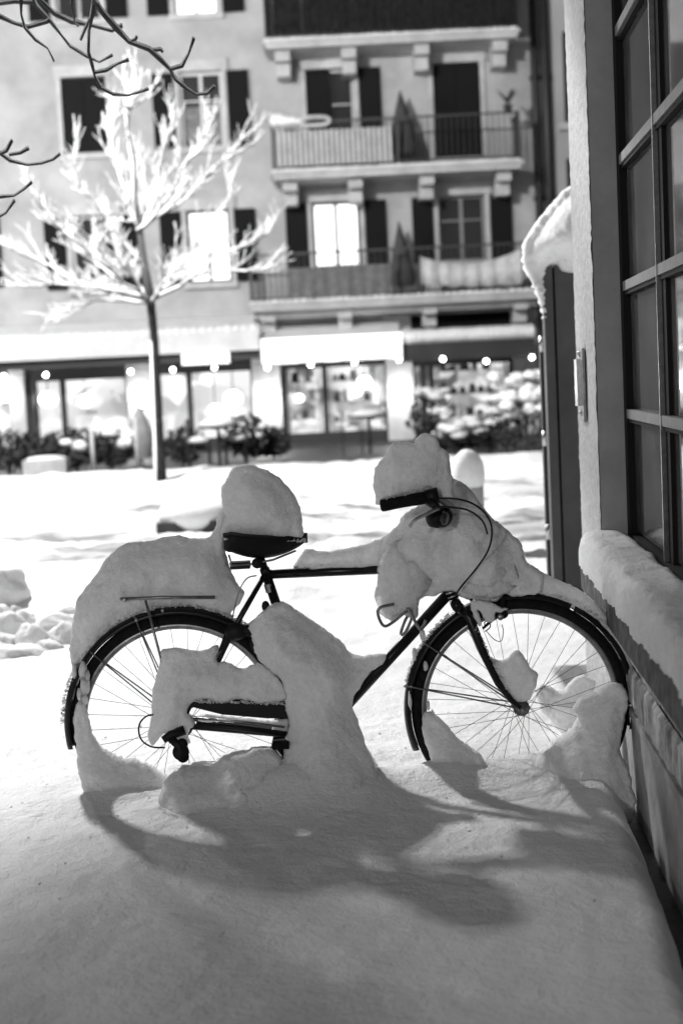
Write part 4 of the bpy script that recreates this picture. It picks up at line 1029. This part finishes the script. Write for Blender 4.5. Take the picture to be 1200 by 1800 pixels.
sad.add(vs, [(i * J + j, i * J + (j + 1) % J, (i + 1) * J + (j + 1) % J, (i + 1) * J + j) for i in range(K) for j in range(J)] + [tuple(range(J))[::-1], tuple(K * J + j for j in range(J))])
sd_ = obj('saddle', sad, M_leather, bike, True)
for s in (-1, 1): obj('saddle_rail', MB().tube([Bp(402, 975, s * .03), Bp(408, 994, s * .028), Bp(440, 992, s * .024), Bp(480, 984, s * .02), Bp(520, 968, s * .01)], .0035, 8), M_steel, sd_, True)
obj('saddle_spring', MB().tube([Bp(405, 992, -.04), Bp(409, 997, -.01), Bp(405, 990, .02), Bp(410, 996, .04)], .004, 8), M_chrome, sd_, True)
obj('reflector_bracket', MB().box(*(lambda a, b: (a.x, b.x, BY - .025, BY + .025, b.z, a.z))(Bp(405, 988), Bp(440, 998))), M_plast, sd_)
# rear rack
rk = obj('rack', MB().tube([Bp(214, 1053, -.06), Bp(290, 1050, -.06), Bp(378, 1050, -.06)], .0055, 10).tube([Bp(214, 1053, .06), Bp(290, 1050, .06), Bp(378, 1050, .06)], .0055, 10).tube([Bp(214, 1053, -.06), Bp(212, 1053, 0), Bp(214, 1053, .06)], .0055, 10)
         .tube([Bp(250, 1052, -.06), Bp(250, 1052, .06)], .004, 8).tube([Bp(310, 1050, -.06), Bp(310, 1050, .06)], .004, 8), M_steel, bike, True)
for s in (-1, 1):
    obj('rack_strut', MB().tube([Bp(256, 1055, s * .06), Bp(281, 1150, s * .06), RH + Vector((0, s * .055, 0))], .0042, 8), M_steel, rk, True)
obj('reflector_screw', MB().blob(Bp(219, 1055, -.066), .007, .004, .007, 10, 6, 0), M_chrome, rk, True)
# ring lock behind the seat tube
lk = MB().tube([Bp(383, 1165, -.035), Bp(392, 1140, -.04), Bp(405, 1110, -.045), Bp(418, 1098, -.045)], [.008, .012, .016, .012], 12)
lk.blob(Bp(415, 1110, -.05), .035, .022, .028, 18, 12, .2, 3).blob(Bp(436, 1108, -.05), .022, .02, .018, 14, 10, .2, 5)
obj('frame_lock', lk, M_plast, bike, True)
tube_part('rear_caliper', [Bp(441, 1118, -.04), Bp(447, 1138, -.045), Bp(455, 1150, -.035)], [.008, .010, .006], M_plast)
obj('seat_tube_light', MB().blob(Bp(467, 1066, -.03), .013, .014, .018, 14, 10, .05, 2), M_plast, bike, True)
obj('seat_tube_sticker', MB().tube([Bp(472, 1026, -.0), Bp(476, 1040, 0)], .0161, 14, False), M_steel, bike, True)
tube_part('rear_brake_cable', [Vector(s) for s in spline([tuple(Bp(451, 1012, -.03)), tuple(Bp(435, 1016, -.04)), tuple(Bp(422, 1035, -.05)), tuple(Bp(414, 1062, -.05)), tuple(Bp(408, 1090, -.045))], .01)], .0022, M_steel, 6)
tube_part('cable_stop', [Bp(515, 1010, -.012), Bp(522, 1013, -.014)], .004, M_plast)
# chain guard, chain, crank, pedal
cg = MB(); A_ = [Bp(x, y, -.062) for x, y in ((335, 1232), (420, 1229), (503, 1237), (506, 1262), (470, 1263), (390, 1256), (338, 1243))]
n = len(A_); cg.add([v for v in A_] + [v + Vector((0, .022, 0)) for v in A_], [tuple(range(n)), tuple(range(2 * n - 1, n - 1, -1))] + [(i, n + i, n + (i + 1) % n, (i + 1) % n) for i in range(n)])
obj('chain_guard', cg, M_plast, bike)
tube_part('chain', [Bp(334, 1262, -.05), Bp(420, 1268, -.05), Bp(500, 1278, -.05)], .004, M_steel, 6)
tube_part('lower_chain_run', [Bp(345, 1273, -.06), Bp(420, 1280, -.062), Bp(502, 1290, -.062)], .0085, M_plast, 8)
for k in range(3):
    obj('sprocket', MB().tube([RH + Vector((0, -.036 - k * .005, 0)), RH + Vector((0, -.040 - k * .005, 0))], .045 - k * .006, 28), M_plast, bike, True)
obj('chainring', torus_arc(BB + Vector((0, -.055, 0)), .085, circ(.005, 8), 0, 360, 60, True), M_steel, bike, True)
tube_part('crank_arm', [BB + Vector((0, -.07, 0)), Bp(500, 1302, -.08)], .010, M_steel)
pd = MB(); c = Bp(494, 1306, -.11); pd.box(c.x - .026, c.x + .026, c.y - .045, c.y + .045, c.z - .009, c.z + .009)
obj('pedal', pd, M_rubber, bike)
# rear derailleur
dr_ = MB().tube([Bp(325, 1283, -.07), Bp(300, 1292, -.075), Bp(287, 1301, -.08)], [.016, .014, .012], 10).tube([Bp(300, 1298, -.078), Bp(318, 1315, -.08), Bp(324, 1330, -.08)], [.013, .013, .010], 10).tube([Bp(318, 1322, -.09), Bp(318, 1322, -.07)], .026, 20)
de = obj('derailleur', dr_, M_plast, bike, True)
for (px, py, r_) in ((320, 1308, .018), (322, 1330, .019)): obj('jockey_wheel', MB().tube([Bp(px, py, -.085), Bp(px, py, -.072)], r_, 16), M_plast, de, True)
tube_part('shifter_cable_loop', [Vector(s) for s in spline([tuple(Bp(280, 1257, -.07)), tuple(Bp(262, 1257, -.07)), tuple(Bp(248, 1268, -.07)), tuple(Bp(244, 1284, -.07)), tuple(Bp(250, 1302, -.07)), tuple(Bp(268, 1313, -.075)), tuple(Bp(290, 1314, -.08))], .008)], .0028, M_plast, 8)
# front brake and lamp on the fender
cb = MB().tube([Bp(826, 1052, -.05), Bp(838, 1072, -.05), Bp(846, 1086, -.045)], .005, 8).tube([Bp(884, 1050, -.04), Bp(882, 1078, -.045), Bp(862, 1092, -.045), Bp(848, 1105, -.04)], [.006, .007, .005, .004], 8)
cb.blob(Bp(880, 1080, -.04), .022, .016, .016, 14, 9, .15, 6)
fb = obj('front_brake', cb, M_plast, bike, True)
obj('brake_bolt', MB().blob(Bp(879, 1085, -.058), .010, .005, .010, 12, 8, 0), M_steel, fb, True)
obj('brake_wire', MB().tube([Vector(s) for s in spline([tuple(Bp(855, 1110, -.05)), tuple(Bp(868, 1124, -.05)), tuple(Bp(880, 1127, -.05)), tuple(Bp(884, 1112, -.05)), tuple(Bp(882, 1098, -.05))], .006)], .0013, 6), M_plast, fb, True)
obj('brake_loop', MB().tube([Vector(s) for s in spline([tuple(Bp(852, 1100, -.055)), tuple(Bp(851, 1094, -.055)), tuple(Bp(858, 1092, -.055)), tuple(Bp(861, 1102, -.055)), tuple(Bp(852, 1110, -.055))], .004)], .002, 6), M_plast, fb, True)
obj('fender_bolt', MB().blob(Bp(899, 1044, -.03), .005, .004, .005, 10, 6, 0), M_chrome, bike, True)
# handlebar, stem
HY = -.26
stem_top = HT + (HT - HB).normalized() * .12
tube_part('stem', [HT, stem_top, stem_top + Vector((.05, 0, .03))], .0125, M_steel)
bc = stem_top + Vector((.05, 0, .03))
gr0 = Bp(762, 872, HY - .01); gr1 = Bp(668, 889, HY - .02)
for s in (1, -1):
    g0 = Vector((gr0.x, BY + s * (gr0.y - BY), gr0.z)); g1 = Vector((gr1.x, BY + s * (gr1.y - BY), gr1.z))
    tube_part('handlebar', [Vector(v) for v in spline([tuple(bc), tuple(bc + Vector((.03, s * -.08, .01))), tuple(g0.lerp(bc, .45) + Vector((.03, s * -.03, 0))), tuple(g0), tuple(g0.lerp(g1, .3))], .012)], .0112, M_steel)
    k = g1 - g0
    tube_part('grip', [g0.lerp(g1, t) for t in (.12, .15, .3, .6, .93, .98, 1.0)], [.014, .0185, .019, .0175, .019, .018, .012], M_rubber)
    tube_part('gear_shifter', [g0 + Vector((.012, 0, .002)), g0.lerp(g1, .14)], [.024, .021], M_plast)
bl = [Bp(770, 893, HY - .05), Bp(750, 903, HY - .055), Bp(733, 911, HY - .058), Bp(724, 918, HY - .06), Bp(719, 926, HY - .06)]
lv = obj('brake_lever', MB().tube(bl, [.006, .0052, .005, .005, .0055], 10, flat=1.6), M_chrome, bike, True)
obj('lever_mount', MB().tube([Bp(752, 880, HY - .02), Bp(768, 892, HY - .045)], [.014, .011], 12), M_plast, lv, True)
def cable(P, r=.0029):
    return tube_part('brake_cable', [Vector(s) for s in spline([tuple(Bp(x, y, d)) for x, y, d in P], .012)], r, M_plast, 8)
cable([(762, 876, HY - .02), (790, 876, HY - .05), (820, 881, HY - .05), (845, 895, HY - .03), (860, 915, HY), (864, 938, HY + .03), (857, 968, HY + .07), (836, 1000, HY + .12), (811, 1030, -.12), (800, 1046, -.08)])
cable([(766, 890, HY - .04), (795, 892, HY - .05), (820, 896, HY - .04), (840, 908, HY - .02), (850, 920, HY), (856, 938, HY + .06)])
hl = MB().tube([Bp(757, 912, -.20), Bp(768, 910, -.215), Bp(778, 911, -.225)], [.026, .032, .024], 18)
hl.blob(Bp(775, 909, -.18), .035, .03, .032, 20, 14, .04, 4)
h_ = obj('headlight', hl, M_plast, bike, True)
obj('lens', MB().tube([Bp(778, 911, -.226), Bp(784, 912, -.232)], [.022, .018], 18), M_dimglass, h_, True)
# coiled cable lock hanging at the head tube
cp = []
for (x, y, d) in ((692, 1062, -.10), (668, 1068, -.11), (664, 1080, -.11), (674, 1100, -.10), (690, 1094, -.09), (712, 1076, -.08), (722, 1074, -.07), (712, 1090, -.06), (704, 1114, -.05), (712, 1112, -.06), (724, 1082, -.08), (716, 1070, -.1), (722, 1078, -.1), (732, 1098, -.08), (740, 1106, -.05), (748, 1090, -.04)): cp.append(tuple(Bp(x, y, d)))
tag(obj('cable_lock', MB().tube([Vector(s) for s in spline(cp, .006)], .0048, 10), M_steel, None, True, tuple(Bp(700, 1085, -.08))), 'grey coiled cable lock dangling from the snow below the handlebar', 'lock')

# ------------------------------------------------------------------ snow masses on the bicycle
lump('saddle_snow', [(392, 945), (389, 930), (394, 905), (392, 885), (390, 862), (399, 838), (409, 822), (433, 815), (456, 820), (483, 834), (502, 849), (516, 866), (524, 885), (527, 905), (532, 928), (535, 944), (520, 948), (508, 952), (495, 946), (470, 949), (440, 946), (415, 950)], BY - .01, .085, 'tall rounded cap of snow standing on the saddle', 1, back=.09)
lump('rack_snow', [(386, 898), (400, 880), (430, 880), (430, 930), (400, 940), (397, 950), (402, 985), (408, 1008), (422, 1030), (432, 1040), (424, 1058), (408, 1078), (394, 1098), (380, 1112), (372, 1098), (367, 1078), (345, 1070), (310, 1066), (270, 1072), (232, 1088), (200, 1112), (172, 1140), (152, 1165), (142, 1190), (133, 1208), (126, 1185), (124, 1130), (129, 1090), (136, 1058), (146, 1040), (169, 1010), (184, 987), (203, 968), (226, 956), (261, 951), (284, 944), (315, 943), (345, 946), (364, 943), (378, 925)], BY + .015, .075, 'broad hood of snow over the rear rack and rear fender', 2, back=.12)
lump('top_tube_snow', [(520, 1000), (526, 985), (533, 966), (545, 964), (565, 968), (600, 966), (640, 957), (672, 945), (700, 930), (740, 920), (760, 960), (740, 1005), (700, 1003), (668, 1000), (600, 1001), (560, 1003)], BY + .005, .045, 'thin drift of snow along the top tube', 3)
lump('grip_snow', [(660, 884), (655, 858), (655, 836), (658, 820), (677, 796), (691, 782), (713, 777), (728, 781), (732, 770), (742, 761), (755, 763), (768, 774), (774, 786), (787, 798), (789, 812), (794, 832), (799, 850), (800, 872), (780, 876), (768, 890), (745, 876), (730, 872), (712, 878), (695, 882), (680, 888), (666, 890)], BY + HY + .03, .042, 'jagged clump of snow heaped on the near handlebar grip', 4, back=.09, jag=.008, relief=.5)
lump('head_snow', [(800, 846), (813, 856), (830, 867), (844, 884), (864, 910), (886, 927), (903, 944), (915, 958), (920, 975), (932, 992), (950, 1010), (950, 1040), (925, 1046), (905, 1050), (885, 1046), (870, 1060), (845, 1056), (815, 1050), (800, 1040), (782, 1040), (765, 1046), (745, 1048), (735, 1060), (738, 1080), (726, 1088), (715, 1078), (700, 1082), (688, 1090), (672, 1082), (661, 1062), (657, 1045), (664, 1020), (668, 1000), (664, 975), (672, 950), (695, 925), (715, 900), (735, 885), (765, 870)], BY - .03, .085, 'large sagging mass of snow hiding the stem, basket area and headset', 5, back=.16, jag=.007, relief=.75)
lump('stem_snow', [(664, 1010), (668, 985), (682, 960), (706, 948), (735, 955), (752, 980), (760, 1010), (752, 1036), (736, 1050), (734, 1076), (722, 1086), (700, 1080), (686, 1088), (670, 1078), (662, 1055)], BY - .075, .06, 'rounded lobe of snow hanging left of the head tube above the cable lock', 25, back=.03, relief=.5, step=.008, soft=True)
lump('headset_snow', [(790, 935), (830, 930), (868, 945), (900, 985), (912, 1020), (898, 1040), (872, 1052), (850, 1052), (822, 1046), (806, 1030), (790, 1005), (782, 970)], BY - .07, .06, 'lobe of snow over the front brake right of the looping cables', 26, back=.03, relief=.5, step=.008, soft=True)
lump('far_grip_snow', [(740, 872), (752, 850), (785, 838), (812, 850), (836, 872), (850, 905), (830, 930), (790, 930), (752, 915)], BY + .14, .09, 'rounded snow on the far half of the handlebar', 6, back=.12)
lump('front_fender_snow', [(905, 985), (924, 990), (947, 1005), (972, 1015), (997, 1026), (1023, 1040), (1048, 1062), (1080, 1091), (1098, 1116), (1103, 1145), (1106, 1178), (1100, 1180), (1088, 1158), (1068, 1124), (1045, 1100), (1023, 1083), (985, 1060), (947, 1050), (909, 1045), (890, 1040), (885, 1010)], BY, .036, 'curved strip of snow lying along the front fender', 7, back=.04, step=.007)
lump('frame_snow', [(436, 1100), (450, 1085), (475, 1063), (490, 1057), (505, 1060), (540, 1085), (590, 1120), (622, 1150), (650, 1150), (675, 1148), (672, 1165), (650, 1185), (628, 1215), (620, 1235), (628, 1262), (634, 1280), (648, 1310), (670, 1345), (700, 1372), (720, 1420), (600, 1450), (470, 1430), (480, 1390), (497, 1345), (500, 1300), (508, 1270), (500, 1245), (499, 1215), (495, 1195), (470, 1178), (452, 1162), (445, 1140), (440, 1118)], BY - .04, .125, 'tall column of snow wedged in the frame and burying the crank', 8, back=.13, relief=.4, flare=.20)
lump('axle_snow', [(282, 1144), (300, 1140), (330, 1142), (356, 1144), (385, 1134), (384, 1165), (399, 1164), (426, 1174), (441, 1170), (456, 1166), (483, 1185), (500, 1212), (501, 1228), (460, 1238), (425, 1233), (391, 1236), (365, 1230), (342, 1234), (332, 1252), (342, 1270), (330, 1290), (334, 1306), (316, 1303), (300, 1290), (285, 1292), (270, 1309), (261, 1290), (265, 1265), (270, 1235), (268, 1212), (278, 1170)], BY - .055, .045, 'ragged snow packed over the rear axle and chain guard', 9, back=.10, jag=.006, relief=.5)
lump('chain_snow', [(352, 1256), (420, 1262), (480, 1268), (504, 1264), (505, 1290), (480, 1283), (470, 1274), (400, 1270), (352, 1270)], BY - .03, .018, 'sliver of snow lying between guard and lower chain', 10, step=.006)
lump('fork_snow', [(848, 1130), (856, 1150), (875, 1159), (890, 1158), (898, 1147), (909, 1144), (920, 1156), (932, 1173), (944, 1181), (941, 1204), (930, 1227), (918, 1236), (905, 1233), (895, 1224), (875, 1198), (861, 1176), (850, 1152)], BY - .035, .045, 'heart-shaped lump of snow caught beside the fork above the front hub', 11)
lump('caliper_snow', [(826, 1060), (840, 1056), (862, 1058), (880, 1066), (893, 1068), (880, 1074), (868, 1076), (866, 1090), (856, 1092), (846, 1084), (838, 1072), (842, 1098), (834, 1092)], BY - .06, .016, 'small scrap of snow on the front brake', 12, step=.005)
lump('rear_tyre_snow', [(135, 1240), (144, 1232), (152, 1240), (157, 1264), (163, 1290), (176, 1312), (205, 1326), (240, 1332), (278, 1348), (330, 1400), (250, 1430), (170, 1400), (142, 1350), (134, 1300), (132, 1262)], BY - .03, .05, 'drift of snow climbing the lower left of the rear wheel', 13, back=.07, flare=.07)
lump('downtube_foot_snow', [(745, 1256), (756, 1252), (764, 1257), (780, 1270), (801, 1292), (830, 1312), (847, 1329), (857, 1355), (862, 1410), (800, 1440), (752, 1400), (757, 1345), (750, 1312), (742, 1283)], BY - .03, .06, 'wedge of snow leaning inside the left of the front wheel', 14, back=.07, flare=.08)
lump('wall_side_drift', [(1036, 1219), (1050, 1214), (1062, 1204), (1080, 1200), (1095, 1206), (1101, 1230), (1094, 1270), (1082, 1305), (1090, 1340), (1096, 1385), (1070, 1440), (1000, 1460), (925, 1420), (898, 1365), (930, 1336), (952, 1316), (978, 1296), (1000, 1276), (1012, 1262), (1002, 1246), (1014, 1228)], BY - .04, .11, 'steep drift of snow piled in the right of the front wheel against the wall', 15, back=.10, jag=.007, flare=.10)
lump('hub_side_drift', [(940, 1216), (960, 1205), (985, 1212), (1005, 1195), (1030, 1190), (1046, 1200), (1040, 1222), (1045, 1260), (1000, 1300), (960, 1260)], BY + .35, .06, 'crumbly snow behind the spokes of the front wheel', 16, jag=.009)
lump('pedal_drift', [(290, 1390), (300, 1355), (335, 1340), (375, 1338), (400, 1322), (430, 1314), (465, 1310), (490, 1322), (500, 1345), (520, 1380), (540, 1450), (280, 1460)], BY - .10, .10, 'low mound of snow below the pedal', 17, back=.10, flare=.14)

# ------------------------------------------------------------------ pendant lamps added inside the shops to brighten them
for (px, py, r_, lb) in ((640, 672, .16, 'bright pendant lamp inside the right window of the middle shop'), (628, 690, .09, 'small pendant lamp just below the bright one in the middle shop'), (752, 722, .10, 'pendant lamp glowing behind the left edge of the right-hand shop'), (410, 700, .20, 'added bright pendant lamp behind the lit window right of the snowy tree'), (378, 720, .14, 'added pendant lamp left of the brightest one behind the same lit window'), (85, 702, .2, 'added pendant lamp behind the narrow lit pane at the left'), (150, 705, .16, 'added pendant lamp behind the broad lit pane at the left'), (525, 700, .10, 'added pendant lamp behind the middle shop door')):
    Yl = SY + .55; p = at(px, py, Yl); t = thing('pendant_lamp', lb, 'lamp', p, 'pendant lamps inside the shops')
    obj('lamp_shade', MB().blob(p, r_, .12, r_ * .8, 14, 9, .1, int(px)), M_lamp, t, True)
    obj('cord', MB().tube([p + Vector((0, 0, r_ * .8)), Vector((p.x, Yl, ZS - .36))], .012, 5), M_dark, t)
# ------------------------------------------------------------------ clinging snow
def crumbs(name, parent, pts, rmin, rmax, seed, m=M_snow):
    r_ = random.Random(seed); mb = MB()
    for p in pts: 
        r0 = r_.uniform(rmin, rmax); mb.blob(p, r0 * r_.uniform(.8, 1.5), r0 * .8, r0 * r_.uniform(.6, 1.1), 7, 5, .3, r_.randrange(999))
    o = obj(name, mb, m, parent, True); o['kind'] = 'stuff'; return o
r_ = random.Random(77)
mb = MB()
for px, py, a_, b_ in ((146, 1180, 7, 16), (150, 1205, 8, 18), (141, 1222, 6, 12), (154, 1188, 5, 10), (131, 1178, 4, 14), (148, 1228, 7, 10), (748, 1170, 4, 9), (720, 1232, 3, 16), (760, 1262, 4, 14), (752, 1240, 3, 9), (742, 1115, 5, 10), (728, 1150, 4, 12)):
    mb.blob(Bp(px, py, -.030), a_ / 565, .010, b_ / 565, 14, 10, .5, px)
o = obj('snow_patch', mb, M_snow, bike, True); o['kind'] = 'stuff'
def arc_pts(c, Rr, a0, a1, n, jr=.006, yy=(-.03, .02)):
    out = []
    for i in range(n):
        a = R(r_.uniform(a0, a1)); q_ = Rr + r_.uniform(-jr, jr); out.append((c.x + q_ * math.cos(a), BY + r_.uniform(*yy), c.z + q_ * math.sin(a)))
    return out
crumbs('clinging_snow', bike, arc_pts(RH, .373, 50, 178, 520, .004) + arc_pts(FH, .373, -8, 100, 460, .005) + arc_pts(FH, .3705, 125, 165, 160, .0015), .0018, .0042, 1)
lin = lambda a, b, n, j=.004, up=.015, yy=-.01: [tuple(a.lerp(b, r_.random()) + Vector((r_.uniform(-j, j), yy + r_.uniform(-j, j) * 2, up + r_.uniform(-j, j)))) for _ in range(n)]
crumbs('tube_snow', bike, lin(ST_ + Vector((.09, 0, 0)), HT, 220, .003, .013, -.004) + lin(HB, BB, 120, .004, .021, -.004) + lin(Bp(668, 889, HY - .02), Bp(755, 866, HY - .02), 130, .004, .017, 0) + lin(Bp(398, 946, -.06), Bp(536, 950, -.02), 180, .004, .001, -.005) + lin(Bp(338, 1231, -.065), Bp(500, 1236, -.065), 160, .004, .0, -.004) + lin(Bp(830, 1095, -.055), Bp(895, 1222, -.06), 60, .004, .006, .002), .0018, .0045, 2)
# loose crumbs of snow scattered on the ground round the bicycle
cp_ = []
for i in range(140):
    x = r_.gauss(.0, .75); y = r_.uniform(3.2, 5.6)
    if x < WX(.45, y): cp_.append((x, y))
hz = ground_h(np.array([c[0] for c in cp_]), np.array([c[1] for c in cp_]))
mb = MB()
for (x, y), z in zip(cp_, hz):
    r0 = r_.uniform(.002, .005) if r_.random() < .93 else r_.uniform(.006, .010); mb.blob((x, y, z + r0 * .3), r0, r0, r0 * .7, 7, 5, .3, r_.randrange(999))
o = obj('loose_snow', mb, M_snow, None, True, (0, BY, .15)); tag(o, 'tiny crumbs of snow scattered on the ground around the bicycle', 'snow', None, 'stuff')

# faded print on the broad lit pane: a pale ring and a short line of blurred lettering
Yd = SY + .125; c = at(172, 722, Yd); mb = MB()
def ringseg(a0, a1, r0, r1, n=14):
    for i in range(n):
        a, b = R(a0 + (a1 - a0) * i / n), R(a0 + (a1 - a0) * (i + 1) / n)
        pts = [(c.x + r * math.cos(t), c.z + r * math.sin(t)) for r, t in ((r0, a), (r1, a), (r1, b), (r0, b))]
        mb.add([(x, Yd - .003, z) for x, z in pts] + [(x, Yd, z) for x, z in pts], [(3, 2, 1, 0), (4, 5, 6, 7), (0, 1, 5, 4), (2, 3, 7, 6), (1, 2, 6, 5), (3, 0, 4, 7)])
t = thing('window_print', 'faint ring and short line of illegible lettering printed on the broad lit pane', 'print', (c.x, Yd, c.z))
ringseg(20, 55, .50, .55); obj('arc', mb, M_slat, t); mb = MB(); ringseg(95, 160, .50, .55); obj('arc', mb, M_slat, t)
for i, (dx, w, h) in enumerate(((-.38, .02, .07), (-.31, .03, .05), (-.245, .025, .12), (-.20, .05, .09), (-.13, .05, .09), (-.06, .03, .11))):
    obj('letter', MB().box(c.x + dx, c.x + dx + w, Yd - .004, Yd - .001, c.z - h / 2 - .02, c.z + h / 2 - .02), M_fabric, t)
